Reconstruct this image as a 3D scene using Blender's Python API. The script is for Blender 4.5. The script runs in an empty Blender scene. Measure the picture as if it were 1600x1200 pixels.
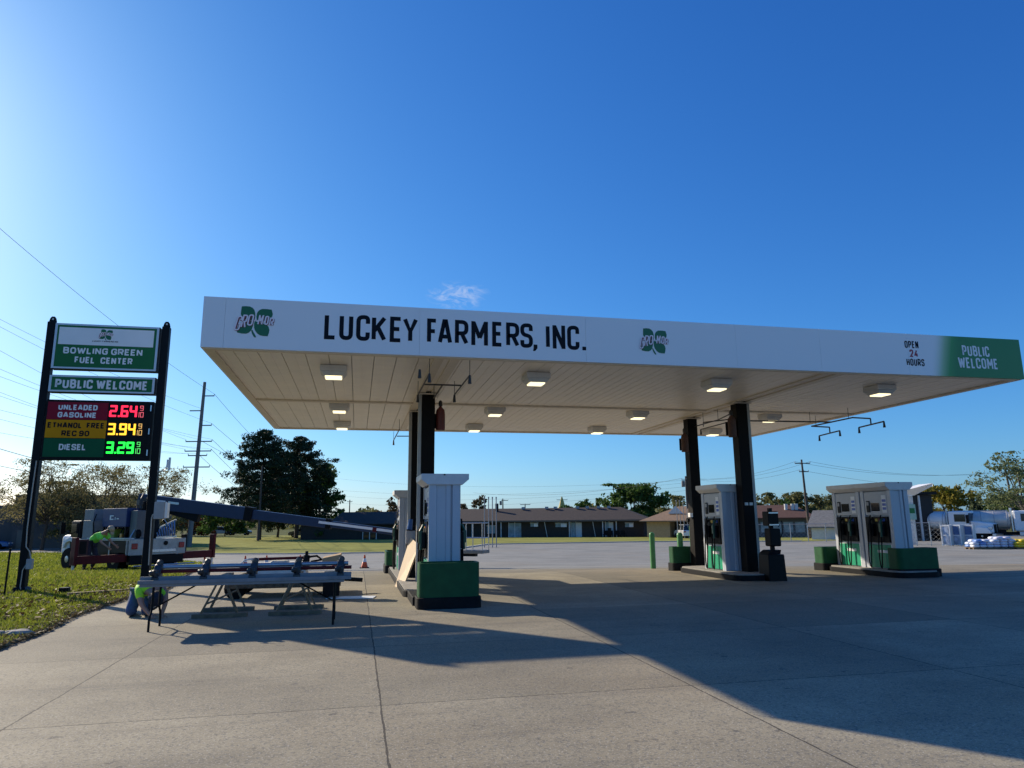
import bpy, bmesh, math, random
import numpy as np
from mathutils import Vector, Matrix

random.seed(7); RNG = np.random.default_rng(7)
SC = bpy.context.scene
COL = SC.collection
R = math.radians

# ------------------------------------------------------------------ camera
CAM_F, PITCH, ROLL, YAW, CAM_H = 1094.6, 0.190395, -0.009815, 0.215596, 1.5
_fw = np.array([math.sin(YAW)*math.cos(PITCH), math.cos(YAW)*math.cos(PITCH), math.sin(PITCH)])
_r = np.array([math.cos(YAW), -math.sin(YAW), 0.0]); _u = np.cross(_r, _fw)
CR = math.cos(ROLL)*_r + math.sin(ROLL)*_u
CU = -math.sin(ROLL)*_r + math.cos(ROLL)*_u
cam = bpy.data.cameras.new('camera'); camo = bpy.data.objects.new('camera', cam); COL.objects.link(camo)
cam.sensor_width = 36.0; cam.lens = 36.0*CAM_F/1600.0; cam.clip_start = 0.1; cam.clip_end = 9000
camo.matrix_world = Matrix(((CR[0], CU[0], -_fw[0], 0), (CR[1], CU[1], -_fw[1], 0), (CR[2], CU[2], -_fw[2], CAM_H), (0, 0, 0, 1)))
SC.camera = camo

# ------------------------------------------------------------------ light
SUN_EL, SUN_AZ = 25.4, -38.5            # azimuth from +Y towards +X
world = bpy.data.worlds.new('World'); SC.world = world; world.use_nodes = True
SKY_STRENGTH, EXPOSURE = 0.10, 0.30
def build_world():
    nt = world.node_tree; n = nt.nodes; l = nt.links
    bg = n['Background']; bg.inputs['Strength'].default_value = SKY_STRENGTH
    sky = n.new('ShaderNodeTexSky'); sky.sky_type = 'NISHITA'; sky.sun_disc = False
    sky.sun_elevation = R(SUN_EL); sky.sun_rotation = R(SUN_AZ)
    sky.altitude = 200; sky.air_density = 1.0; sky.dust_density = 0.6; sky.ozone_density = 2.2
    # grade the clear sky per channel: a deeper, bluer autumn sky
    sp = n.new('ShaderNodeSeparateColor'); cb = n.new('ShaderNodeCombineColor'); l.new(sky.outputs[0], sp.inputs[0])
    def mth(op, x, y=None, z=None):
        q = n.new('ShaderNodeMath'); q.operation = op
        for i, v in enumerate((x, y, z)):
            if v is None: continue
            if isinstance(v, (int, float)): q.inputs[i].default_value = v
            else: l.new(v, q.inputs[i])
        return q.outputs[0]
    K = 10./2**EXPOSURE
    for ch, (g, m) in enumerate(((1.42, .62), (1.06, .87), (.76, 1.18))):
        l.new(mth('MULTIPLY', mth('POWER', mth('MULTIPLY', sp.outputs[ch], .111), g), m*K), cb.inputs[ch])
    # one small wisp of cloud
    tc = n.new('ShaderNodeTexCoord'); c = _fw + CR*(716-800)/CAM_F - CU*(461-600)/CAM_F; c = c/np.linalg.norm(c)
    def dot(v):
        q = n.new('ShaderNodeVectorMath'); q.operation = 'DOT_PRODUCT'; l.new(tc.outputs['Generated'], q.inputs[0]); q.inputs[1].default_value = tuple(v); return q.outputs['Value']
    hz = np.array([c[1], -c[0], 0]); hz /= np.linalg.norm(hz); vt = np.cross(hz, c)
    u, v = mth('DIVIDE', dot(hz), .048), mth('DIVIDE', dot(vt), .022)
    rr = mth('SQRT', mth('ADD', mth('MULTIPLY', u, u), mth('MULTIPLY', v, v)))
    nz = n.new('ShaderNodeTexNoise'); nz.inputs['Scale'].default_value = 42; nz.inputs['Detail'].default_value = 8; nz.inputs['Roughness'].default_value = .62; nz.inputs['Distortion'].default_value = 1.2
    mp = n.new('ShaderNodeMapping'); mp.inputs['Scale'].default_value = (.8, .8, 1.7); l.new(tc.outputs['Generated'], mp.inputs[0]); l.new(mp.outputs[0], nz.inputs[0])
    f = mth('MULTIPLY', mth('SMOOTH_MIN', 1.0, mth('MAXIMUM', 0.0, mth('MULTIPLY', mth('SUBTRACT', nz.outputs['Fac'], .43), 4.2)), .1), mth('MAXIMUM', 0.0, mth('SUBTRACT', 1.0, mth('MULTIPLY', rr, rr))))
    f = mth('MULTIPLY', mth('MULTIPLY', f, .62), mth('GREATER_THAN', dot(c), 0.0))
    mx = n.new('ShaderNodeMix'); mx.data_type = 'RGBA'; l.new(mth('MAXIMUM', f, 0.0), mx.inputs['Factor']); l.new(cb.outputs[0], mx.inputs['A']); mx.inputs['B'].default_value = (.62*K, .70*K, .90*K, 1)
    l.new(mx.outputs['Result'], bg.inputs['Color'])
build_world()
sl = bpy.data.lights.new('sun', 'SUN'); sl.energy = 5.0; sl.angle = R(0.55); sl.color = (1.0, 0.87, 0.68)
so = bpy.data.objects.new('sun', sl); COL.objects.link(so)
_sd = Vector((math.sin(R(SUN_AZ))*math.cos(R(SUN_EL)), math.cos(R(SUN_AZ))*math.cos(R(SUN_EL)), math.sin(R(SUN_EL))))
so.rotation_euler = _sd.to_track_quat('Z', 'Y').to_euler(); so.location = _sd*300
SC.view_settings.view_transform = 'Standard'; SC.view_settings.look = 'None'
SC.view_settings.exposure = EXPOSURE; SC.view_settings.gamma = 1.0
SC.cycles.max_bounces = 8; SC.cycles.diffuse_bounces = 5; SC.cycles.use_denoising = True

# ------------------------------------------------------------------ terrain and survey helpers
TS = [-1e9, 20, 23, 26, 32, 40, 50, 66, 80, 110, 200, 400, 1e9]
TZ = [0, 0, -.10, -.27, -.53, -.70, -.84, -1.0, -1.08, -1.16, -1.25, -1.3, -1.3]
FX, FY = .2139, .9768
def T(x, y): return float(np.interp(FX*x+FY*y, TS, TZ))
def ray(px, py): return _fw + CR*(px-800)/CAM_F - CU*(py-600)/CAM_F
def V(a): return Vector((float(a[0]), float(a[1]), float(a[2])))
O3 = np.array([0, 0, CAM_H])
def PZ(px, py, z):
    d = ray(px, py); return V(O3+d*(z-CAM_H)/d[2])
def PY(px, py, y):
    d = ray(px, py); return V(O3+d*y/d[1])
def PS(px, py, s):
    d = ray(px, py); return V(O3+d*s/(FX*d[0]+FY*d[1]))
def ON(px, s):
    """ground point seen at column px at distance s"""
    p = PS(px, 830, s); p.z = T(p.x, p.y); return p
def G(px, py):
    d = ray(px, py); ts = np.geomspace(1, 3000, 6000)
    v = CAM_H+ts*d[2]-np.interp(ts*(FX*d[0]+FY*d[1]), TS, TZ)
    i = int(np.argmax(v < 0)); a, b = ts[i-1], ts[i]; f = v[i-1]/(v[i-1]-v[i]); return V(O3+d*(a+(b-a)*f))

# ------------------------------------------------------------------ materials
MATS = {}
def pm(name, col, rough=.6, metal=0., var=.12, scale=6., bump=0., bscale=40., spec=.5, trans=0., streak=0.):
    if name in MATS: return MATS[name]
    m = bpy.data.materials.new(name); m.use_nodes = True; nt = m.node_tree; n = nt.nodes; l = nt.links
    b = n['Principled BSDF']; b.inputs['Roughness'].default_value = rough; b.inputs['Metallic'].default_value = metal
    b.inputs['Specular IOR Level'].default_value = spec
    tc = n.new('ShaderNodeTexCoord'); nz = n.new('ShaderNodeTexNoise'); nz.inputs['Scale'].default_value = scale
    nz.inputs['Detail'].default_value = 6; nz.inputs['Roughness'].default_value = .65
    src = tc.outputs['Object']
    if streak:
        mp = n.new('ShaderNodeMapping'); mp.inputs['Scale'].default_value = (1, 1, 1/streak); l.new(src, mp.inputs[0]); src = mp.outputs[0]
    l.new(src, nz.inputs['Vector'])
    cr = n.new('ShaderNodeValToRGB'); e = cr.color_ramp.elements
    e[0].position = .3; e[1].position = .7
    e[0].color = tuple(max(0, c*(1-var)) for c in col)+(1,); e[1].color = tuple(min(1, c*(1+var)) for c in col)+(1,)
    l.new(nz.outputs['Fac'], cr.inputs[0]); l.new(cr.outputs[0], b.inputs['Base Color'])
    if bump:
        bz = n.new('ShaderNodeTexNoise'); bz.inputs['Scale'].default_value = bscale; bz.inputs['Detail'].default_value = 5
        l.new(tc.outputs['Object'], bz.inputs['Vector'])
        bp = n.new('ShaderNodeBump'); bp.inputs['Strength'].default_value = bump; bp.inputs['Distance'].default_value = .02
        l.new(bz.outputs['Fac'], bp.inputs['Height']); l.new(bp.outputs[0], b.inputs['Normal'])
    if rough > .15:
        mr = n.new('ShaderNodeMapRange'); mr.inputs[3].default_value = max(.05, rough-.12); mr.inputs[4].default_value = min(1, rough+.12)
        l.new(nz.outputs['Fac'], mr.inputs[0]); l.new(mr.outputs[0], b.inputs['Roughness'])
    MATS[name] = m; return m
def emit(name, col, strength):
    m = bpy.data.materials.new(name); m.use_nodes = True; b = m.node_tree.nodes['Principled BSDF']
    b.inputs['Base Color'].default_value = tuple(col)+(1,); b.inputs['Emission Color'].default_value = tuple(col)+(1,)
    b.inputs['Emission Strength'].default_value = strength; MATS[name] = m; return m
def leafmat(name, c1, c2, trans=.25, rough=.7):
    m = bpy.data.materials.new(name); m.use_nodes = True; nt = m.node_tree; n = nt.nodes; l = nt.links
    b = n['Principled BSDF']; b.inputs['Roughness'].default_value = rough; b.inputs['Specular IOR Level'].default_value = .25
    g = n.new('ShaderNodeNewGeometry'); tc = n.new('ShaderNodeTexCoord'); nz = n.new('ShaderNodeTexNoise'); nz.inputs['Scale'].default_value = .8
    l.new(tc.outputs['Object'], nz.inputs['Vector'])
    ad = n.new('ShaderNodeMath'); ad.operation = 'MULTIPLY_ADD'; ad.inputs[1].default_value = .45; l.new(g.outputs['Random Per Island'], ad.inputs[0])
    ml = n.new('ShaderNodeMath'); ml.operation = 'MULTIPLY'; ml.inputs[1].default_value = .6; l.new(nz.outputs['Fac'], ml.inputs[0]); l.new(ml.outputs[0], ad.inputs[2])
    cr = n.new('ShaderNodeValToRGB'); e = cr.color_ramp.elements; e[0].position = .2; e[1].position = .8
    e[0].color = tuple(c1)+(1,); e[1].color = tuple(c2)+(1,)
    l.new(ad.outputs[0], cr.inputs[0]); l.new(cr.outputs[0], b.inputs['Base Color'])
    if trans:
        t = n.new('ShaderNodeBsdfTranslucent'); l.new(cr.outputs[0], t.inputs[0]); mx = n.new('ShaderNodeMixShader'); mx.inputs[0].default_value = trans
        l.new(b.outputs[0], mx.inputs[1]); l.new(t.outputs[0], mx.inputs[2]); l.new(mx.outputs[0], n['Material Output'].inputs[0])
    MATS[name] = m; return m

# ------------------------------------------------------------------ mesh builder
ORG = {}
class MB:
    def __init__(s): s.v = []; s.f = []
    def add(s, vs, fs):
        k = len(s.v); s.v += [tuple(map(float, p)) for p in vs]; s.f += [tuple(i+k for i in f) for f in fs]; return s
    def box(s, x0, x1, y0, y1, z0, z1):
        x0, x1 = min(x0, x1), max(x0, x1); y0, y1 = min(y0, y1), max(y0, y1); z0, z1 = min(z0, z1), max(z0, z1)
        return s.add([(x0, y0, z0), (x1, y0, z0), (x1, y1, z0), (x0, y1, z0), (x0, y0, z1), (x1, y0, z1), (x1, y1, z1), (x0, y1, z1)],
                     [(3, 2, 1, 0), (4, 5, 6, 7), (0, 1, 5, 4), (1, 2, 6, 5), (2, 3, 7, 6), (3, 0, 4, 7)])
    def beam(s, a, b, w, h, up=(0, 0, 1)):
        """rectangular bar from a to b, width w across, height h along up"""
        a, b = Vector(a), Vector(b); d = (b-a).normalized(); u = Vector(up)
        if abs(d.dot(u)) > .95: u = Vector((0, 1, 0))
        r = d.cross(u).normalized()*(w/2); q = r.cross(d).normalized()*(h/2)
        vs = [a-r-q, a+r-q, a+r+q, a-r+q, b-r-q, b+r-q, b+r+q, b-r+q]
        return s.add(vs, [(0, 1, 2, 3), (7, 6, 5, 4), (0, 4, 5, 1), (1, 5, 6, 2), (2, 6, 7, 3), (3, 7, 4, 0)])
    def taper(s, a, b, w0, h0, w1, h1, up=(0, 0, 1)):
        a, b = Vector(a), Vector(b); d = (b-a).normalized(); r = d.cross(Vector(up)).normalized(); q = r.cross(d).normalized()
        vs = [a-r*w0/2-q*h0/2, a+r*w0/2-q*h0/2, a+r*w0/2+q*h0/2, a-r*w0/2+q*h0/2, b-r*w1/2-q*h1/2, b+r*w1/2-q*h1/2, b+r*w1/2+q*h1/2, b-r*w1/2+q*h1/2]
        return s.add(vs, [(0, 1, 2, 3), (7, 6, 5, 4), (0, 4, 5, 1), (1, 5, 6, 2), (2, 6, 7, 3), (3, 7, 4, 0)])
    def cyl(s, a, b, r0, r1=None, n=12):
        a, b = Vector(a), Vector(b); r1 = r0 if r1 is None else r1; d = (b-a).normalized()
        u = d.orthogonal().normalized(); w = d.cross(u); vs = []
        for c, r in ((a, r0), (b, r1)):
            for i in range(n):
                t = 2*math.pi*i/n; vs.append(c+u*math.cos(t)*r+w*math.sin(t)*r)
        fs = [(i, (i+1) % n, n+(i+1) % n, n+i) for i in range(n)]+[tuple(range(n-1, -1, -1)), tuple(range(n, 2*n))]
        return s.add(vs, fs)
    def tube(s, pts, r, n=6, r1=None):
        pts = [Vector(p) for p in pts]; k = len(pts); vs = []; u = None
        for i, p in enumerate(pts):
            d = (pts[min(i+1, k-1)]-pts[max(i-1, 0)]).normalized()
            u = d.orthogonal().normalized() if u is None else (u-d*u.dot(d)).normalized()
            w = d.cross(u); rr = r if r1 is None else r+(r1-r)*i/(k-1)
            for j in range(n):
                t = 2*math.pi*j/n; vs.append(p+u*math.cos(t)*rr+w*math.sin(t)*rr)
        fs = [(i*n+j, i*n+(j+1) % n, (i+1)*n+(j+1) % n, (i+1)*n+j) for i in range(k-1) for j in range(n)]
        fs += [tuple(range(n-1, -1, -1)), tuple(range((k-1)*n, k*n))]
        return s.add(vs, fs)
    def prism(s, poly, ext):
        n = len(poly); e = Vector(ext); vs = [Vector(p) for p in poly]+[Vector(p)+e for p in poly]
        return s.add(vs, [tuple(range(n-1, -1, -1)), tuple(range(n, 2*n))]+[(i, (i+1) % n, n+(i+1) % n, n+i) for i in range(n)])
    def lathe(s, prof, c=(0, 0, 0), n=16, axis='z'):
        vs = []
        for r, z in prof:
            for i in range(n):
                t = 2*math.pi*i/n; a, b = r*math.cos(t), r*math.sin(t)
                p = (a, b, z) if axis == 'z' else ((z, a, b) if axis == 'x' else (a, z, b)); vs.append((p[0]+c[0], p[1]+c[1], p[2]+c[2]))
        k = len(prof); fs = [(i*n+j, i*n+(j+1) % n, (i+1)*n+(j+1) % n, (i+1)*n+j) for i in range(k-1) for j in range(n)]
        fs += [tuple(range(n-1, -1, -1)), tuple(range((k-1)*n, k*n))]; return s.add(vs, fs)
    def ball(s, c, rx, ry, rz, n=10, m=6):
        prof = [(math.sin(math.pi*i/m), -math.cos(math.pi*i/m)) for i in range(m+1)]; prof[0] = (1e-3, -1); prof[-1] = (1e-3, 1); k = len(s.v)
        s.lathe(prof, n=n)
        for i in range(k, len(s.v)):
            p = s.v[i]; s.v[i] = (p[0]*rx+c[0], p[1]*ry+c[1], p[2]*rz+c[2])
        return s
    def xf(s, M, k=0):
        for i in range(k, len(s.v)): s.v[i] = tuple(M @ Vector(s.v[i]))
        return s
    def build(s, name, m, parent=None, bevel=0., smooth=False, local=False):
        me = bpy.data.meshes.new(name); o = bpy.data.objects.new(name, me); COL.objects.link(o)
        if parent is not None:
            og = ORG.get(parent.name, Vector()) if not local else Vector()
            o.parent = parent
        else:
            a = np.array(s.v); og = Vector(((a[:, 0].min()+a[:, 0].max())/2, (a[:, 1].min()+a[:, 1].max())/2, a[:, 2].min()))
            if local: og = Vector()
            o.location = og
        ORG[o.name] = og
        me.from_pydata([(p[0]-og[0], p[1]-og[1], p[2]-og[2]) for p in s.v], [], s.f); me.update()
        bm = bmesh.new(); bm.from_mesh(me); bmesh.ops.recalc_face_normals(bm, faces=bm.faces); bm.to_mesh(me); bm.free()
        me.materials.append(m)
        if smooth:
            for p in me.polygons: p.use_smooth = True
            me.set_sharp_from_angle(angle=R(40))
        if bevel:
            b = o.modifiers.new('bevel', 'BEVEL'); b.width = bevel; b.segments = 2; b.limit_method = 'ANGLE'; b.angle_limit = R(50)
        return o
def tag(o, label=None, cat=None, group=None, kind=None):
    if label: o['label'] = label
    if cat: o['category'] = cat
    if group: o['group'] = group
    if kind: o['kind'] = kind
    return o
def thing(name, label, cat, loc, group=None, rz=0.):
    o = bpy.data.objects.new(name, None); COL.objects.link(o); o.location = loc; o.rotation_euler = (0, 0, rz); o.empty_display_size = .3
    ORG[o.name] = Vector(loc); return tag(o, label, cat, group)
def dup(o, parent=None, loc=None, rz=None, label=None):
    c = o.copy(); COL.objects.link(c); ORG[c.name] = ORG.get(o.name, Vector())
    if parent is not None: c.parent = parent
    for ch in [q for q in o.children]: dup(ch, c)
    if loc is not None: c.location = loc
    if rz is not None: c.rotation_euler = (0, 0, rz)
    if label: c['label'] = label
    return c

# ------------------------------------------------------------------ lettering drawn as strokes
GL = {'A': [[(0, 0), (.42, 1), (.58, 1), (1, 0)], [(.15, .27), (.85, .27)]], 'B': [[(0, 0), (0, 1), (.94, 1, 1), (.94, .53, 1), (0, .53)], [(0, .53), (1, .53, 1), (1, 0, 1), (0, 0)]],
 'C': [[(1, .7), (1, 1, 1), (0, 1, 1), (0, 0, 1), (1, 0, 1), (1, .3)]], 'D': ['c', [(0, 0), (0, 1), (1, 1, 1), (1, 0, 1)]],
 'E': [[(1, 1), (0, 1), (0, 0), (1, 0)], [(0, .52), (.86, .52)]], 'F': [[(1, 1), (0, 1), (0, 0)], [(0, .5), (.86, .5)]],
 'G': [[(1, .72), (1, 1, 1), (0, 1, 1), (0, 0, 1), (1, 0, 1), (1, .47), (.55, .47)]], 'H': [[(0, 0), (0, 1)], [(1, 0), (1, 1)], [(0, .5), (1, .5)]],
 'I': [[(.5, 0), (.5, 1)]], 'K': [[(0, 0), (0, 1)], [(1, 1), (0, .36)], [(.34, .6), (1, 0)]], 'L': [[(0, 1), (0, 0), (1, 0)]],
 'M': [[(0, -.07), (0, 1.07)], [(1, -.07), (1, 1.07)], [(.03, 1), (.5, .28)], [(.5, .28), (.97, 1)]], 'N': [[(0, -.07), (0, 1.07)], [(1, -.07), (1, 1.07)], [(.03, 1), (.97, 0)]], 'O': ['c', [(0, 0, 1), (0, 1, 1), (1, 1, 1), (1, 0, 1)]],
 'P': [[(0, 0), (0, 1), (1, 1, 1), (1, .44, 1), (0, .44)]], 'R': [[(0, 0), (0, 1), (1, 1, 1), (1, .46, 1), (0, .46)], [(.5, .46), (1, 0)]],
 'S': [[(1, .73), (1, 1, 1), (0, 1, 1), (0, .54, 1), (1, .48, 1), (1, 0, 1), (0, 0, 1), (0, .27)]], 'T': [[(0, 1), (1, 1)], [(.5, 0), (.5, 1)]],
 'U': [[(0, 1), (0, 0, 1), (1, 0, 1), (1, 1)]], 'W': [[(-.01, 1.06), (.25, -.06)], [(.25, -.06), (.5, .95)], [(.5, .95), (.75, -.06)], [(.75, -.06), (1.01, 1.06)]], 'X': [[(0, 0), (1, 1)], [(0, 1), (1, 0)]],
 'Y': [[(0, 1), (.5, .42), (1, 1)], [(.5, .46), (.5, 0)]], '0': ['c', [(0, 0, 1), (0, 1, 1), (1, 1, 1), (1, 0, 1)]], '1': [[(.2, .8), (.6, 1), (.6, 0)]],
 '2': [[(0, .72), (0, 1, 1), (1, 1, 1), (1, .58, 1), (0, 0), (1, 0)]], '4': [[(1, .25), (0, .25), (.7, 1)], [(.72, .5), (.72, 0)]],
 '9': [[(1, .48), (0, .45, 1), (0, 1, 1), (1, 1, 1), (1, 0, 1), (0, 0, 1), (0, .24)]], '-': [[(0, .45), (1, .45)]], '.': [[(.5, -.1), (.5, .13)]], ',': [[(.6, .1), (.3, -.16)]]}
GW = {'I': .26, '.': .2, ',': .22, '-': .5, ' ': .22, 'M': 1.25, 'W': 1.45, 'L': .84, 'E': .88, 'F': .84, 'A': 1.08, 'Y': 1.05, '1': .7, 'K': 1.02}
def fillet(pts, rad, closed):
    out = []; n = len(pts)
    for i, p in enumerate(pts):
        if len(p) == 2 or (not closed and i in (0, n-1)): out.append(Vector((p[0], p[1]))); continue
        c = Vector(p[:2]); a = Vector(pts[i-1][:2]); b = Vector(pts[(i+1) % n][:2]); da, db = (a-c), (b-c)
        r = min(rad, da.length*.49, db.length*.49); p0 = c+da.normalized()*r; p1 = c+db.normalized()*r
        for k in range(6):
            t = k/5; out.append((1-t)**2*p0+2*t*(1-t)*c+t*t*p1)
    return out
def ribbon(pts, t, closed):
    n = len(pts); L = []; Rr = []
    for i in range(n):
        a = pts[i-1] if (i > 0 or closed) else None; b = pts[(i+1) % n] if (i < n-1 or closed) else None; p = pts[i]
        d0 = (p-a).normalized() if a is not None else None; d1 = (b-p).normalized() if b is not None else None
        if d0 is None: d0 = d1
        if d1 is None: d1 = d0
        n0 = Vector((-d0.y, d0.x)); n1 = Vector((-d1.y, d1.x)); m = n0+n1
        m = n1 if m.length < 1e-6 else m.normalized(); k = min(1.9, 1/max(.2, m.dot(n1)))
        L.append(p+m*t/2*k); Rr.append(p-m*t/2*k)
    return L, Rr
def glyph(mb, ch, x, z, w, h, t, O, U, Wv, N, shear=0., lift=0.):
    """draw ch in the plane O + U*x + Wv*z, offset along N"""
    g = GL[ch]; closed = g[0] == 'c'; paths = g[1:] if closed else g
    for pi, path in enumerate(paths):
        q = [((p[0]*max(w-t, .0)+t/2 if w > t*1.05 else w/2), p[1]*(h-t)+t/2)+tuple(p[2:]) for p in path]
        pts = fillet(q, min(w, h)*.42, closed and pi == 0)
        c = closed and pi == 0
        L, Rr = ribbon(pts, t, c); n = len(pts); off = .003+lift+pi*.0012
        P3 = lambda p: O+U*(x+p.x+shear*p.y)+Wv*(z+p.y)+N*off
        vs = [P3(p) for p in L]+[P3(p) for p in Rr]
        mb.add(vs, [(i, (i+1) % n, n+(i+1) % n, n+i) for i in range(n if c else n-1)])
def text(mb, s, x0, x1, z, h, t, O, U, Wv, N, gap=.22, shear=0., lift=0.):
    ws = [GW.get(c, 1.) for c in s]; tot = sum(ws)+gap*(len(s)-1); k = (x1-x0)/tot; x = x0
    for c, w in zip(s, ws):
        if c != ' ': glyph(mb, c, x, z, w*k, h, t, O, U, Wv, N, shear, lift)
        x += (w+gap)*k
    return mb
SEG = {'0': 'abcdef', '1': 'bc', '2': 'abged', '3': 'abgcd', '4': 'fgbc', '5': 'afgcd', '6': 'afgedc', '7': 'abc', '8': 'abcdefg', '9': 'abcdfg'}
def seg7(mb, ch, x, z, w, h, t, O, U, Wv, N):
    g = t*.12; L = {'a': (t*.3, w-t*.3, h-t, h), 'd': (t*.3, w-t*.3, 0, t), 'g': (t*.3, w-t*.3, h/2-t/2, h/2+t/2), 'f': (0, t, h/2+g, h-g), 'e': (0, t, g, h/2-g), 'b': (w-t, w, h/2+g, h-g), 'c': (w-t, w, g, h/2-g)}
    for i, k in enumerate(SEG[ch]):
        a, b, c, d = L[k]; n = N*(.004+i*.0008)
        mb.add([O+U*(x+a)+Wv*(z+c)+n, O+U*(x+b)+Wv*(z+c)+n, O+U*(x+b)+Wv*(z+d)+n, O+U*(x+a)+Wv*(z+d)+n], [(0, 1, 2, 3)])
XX, YYv, ZZ = Vector((1, 0, 0)), Vector((0, 1, 0)), Vector((0, 0, 1))

# ------------------------------------------------------------------ the ground
def drape(name, poly, dz, m, label=None):
    me = bpy.data.meshes.new(name); bm = bmesh.new(); vs = [bm.verts.new((p[0], p[1], 0)) for p in poly]; f = bm.faces.new(vs)
    if f.normal.z < 0: f.normal_flip()
    bmesh.ops.triangulate(bm, faces=bm.faces[:])
    for s in TS[1:-1]:
        bmesh.ops.bisect_plane(bm, geom=bm.verts[:]+bm.edges[:]+bm.faces[:], dist=1e-4, plane_co=(FX*s, FY*s, 0), plane_no=(FX, FY, 0))
    for v in bm.verts: v.co.z = T(v.co.x, v.co.y)+dz
    bm.normal_update()
    for fc in bm.faces:
        if fc.normal.z < 0: fc.normal_flip()
    bm.to_mesh(me); bm.free(); me.materials.append(m); o = bpy.data.objects.new(name, me); COL.objects.link(o); o['kind'] = 'structure'
    return o
def pave_mat(name, c_lo, c_hi, joints=True, speck=.25, stain=.35, rough=.85):
    m = bpy.data.materials.new(name); m.use_nodes = True; nt = m.node_tree; n = nt.nodes; l = nt.links; b = n['Principled BSDF']
    b.inputs['Roughness'].default_value = rough; b.inputs['Specular IOR Level'].default_value = .3
    tc = n.new('ShaderNodeTexCoord'); P = tc.outputs['Object']
    def noise(sc, det=6, ro=.6, vec=P, dim='3D'):
        z = n.new('ShaderNodeTexNoise'); z.inputs['Scale'].default_value = sc; z.inputs['Detail'].default_value = det; z.inputs['Roughness'].default_value = ro
        l.new(vec, z.inputs['Vector']); return z
    def math_(op, a, bb=None, c=None):
        q = n.new('ShaderNodeMath'); q.operation = op
        for i, v in enumerate((a, bb, c)):
            if v is None: continue
            if isinstance(v, (int, float)): q.inputs[i].default_value = v
            else: l.new(v, q.inputs[i])
        return q.outputs[0]
    def ramp(src, p0, p1, c0=(0, 0, 0, 1), c1=(1, 1, 1, 1)):
        r = n.new('ShaderNodeValToRGB'); r.color_ramp.elements[0].position = p0; r.color_ramp.elements[1].position = p1
        r.color_ramp.elements[0].color = c0; r.color_ramp.elements[1].color = c1; l.new(src, r.inputs[0]); return r.outputs[0]
    def mix(a, bcol, fac, mode='MIX'):
        x = n.new('ShaderNodeMix'); x.data_type = 'RGBA'; x.blend_type = mode
        if isinstance(fac, (int, float)): x.inputs['Factor'].default_value = fac
        else: l.new(fac, x.inputs['Factor'])
        for s, v in ((x.inputs['A'], a), (x.inputs['B'], bcol)):
            if isinstance(v, tuple): s.default_value = v
            else: l.new(v, s)
        return x.outputs['Result']
    mp = n.new('ShaderNodeMapping'); mp.inputs['Scale'].default_value = (.25, 1, 1); l.new(P, mp.inputs[0])
    big = noise(.45, 8, .65); sweep = noise(.9, 6, .6, mp.outputs[0]); fine = noise(42, 3, .75); mid = noise(6, 6, .7)
    col = mix(c_lo+(1,), c_hi+(1,), ramp(big.outputs['Fac'], .37, .63))
    if joints:   # each slab was poured on its own: a slightly different tone
        sx = n.new('ShaderNodeSeparateXYZ'); l.new(P, sx.inputs[0]); cx = n.new('ShaderNodeCombineXYZ')
        l.new(math_('FLOOR', math_('DIVIDE', math_('SUBTRACT', sx.outputs['X'], .24), 2.745)), cx.inputs[0]); l.new(math_('FLOOR', math_('DIVIDE', math_('SUBTRACT', sx.outputs['Y'], 6.22), 2.80)), cx.inputs[1])
        wn_ = n.new('ShaderNodeTexWhiteNoise'); l.new(cx.outputs[0], wn_.inputs['Vector'])
        col = mix(col, tuple(c*.74 for c in c_lo)+(1,), math_('MULTIPLY', wn_.outputs['Value'], .8))
    mp2 = n.new('ShaderNodeMapping'); mp2.inputs['Scale'].default_value = (.10, 1.3, 1); l.new(P, mp2.inputs[0]); tyre = noise(1.6, 5, .7, mp2.outputs[0])
    col = mix(col, (.075, .07, .065, 1), math_('MULTIPLY', ramp(tyre.outputs['Fac'], .55, .74), .42))
    col = mix(col, tuple(c*.72 for c in c_lo)+(1,), math_('MULTIPLY', ramp(sweep.outputs['Fac'], .5, .72), .5))
    warm = noise(.16, 3, .5); col = mix(col, (c_hi[0]*1.02, c_hi[1]*.9, c_hi[2]*.76, 1), math_('MULTIPLY', ramp(warm.outputs['Fac'], .5, .68), .5))
    st = noise(.32, 7, .75); col = mix(col, (.05, .045, .042, 1), math_('MULTIPLY', ramp(st.outputs['Fac'], .57, .74), stain*1.3))
    sp = noise(2.6, 3, .8); col = mix(col, (.06, .055, .05, 1), math_('MULTIPLY', ramp(sp.outputs['Fac'], .655, .70), .6*stain/.35))
    col = mix(col, (.1, .1, .095, 1), math_('MULTIPLY', ramp(fine.outputs['Fac'], .50, .64), speck*3.0))
    col = mix(col, (.75, .72, .66, 1), math_('MULTIPLY', ramp(noise(70, 2, .6).outputs['Fac'], .57, .70), speck*1.5))
    dark = 0.0
    if joints:
        wob = noise(1.3, 5, .7); sep = n.new('ShaderNodeSeparateXYZ'); l.new(P, sep.inputs[0])
        wx = math_('MULTIPLY_ADD', math_('SUBTRACT', wob.outputs['Fac'], .5), .05, sep.outputs['X']); wy = math_('MULTIPLY_ADD', math_('SUBTRACT', noise(1.1, 5, .7).outputs['Fac'], .5), .05, sep.outputs['Y'])
        for src, off, per, wd in ((wx, .24, 2.745, .0105), (wy, 6.22, 2.80, .009)):
            dd = math_('ABSOLUTE', math_('SUBTRACT', math_('FLOORED_MODULO', math_('ADD', math_('SUBTRACT', src, off), per*20.5), per), per*.5))
            wn = math_('MULTIPLY_ADD', noise(5, 4, .8).outputs['Fac'], wd*2.0, -wd*.25)
            dark = math_('MAXIMUM', dark, math_('MULTIPLY', math_('LESS_THAN', dd, wn), .85))
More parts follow.
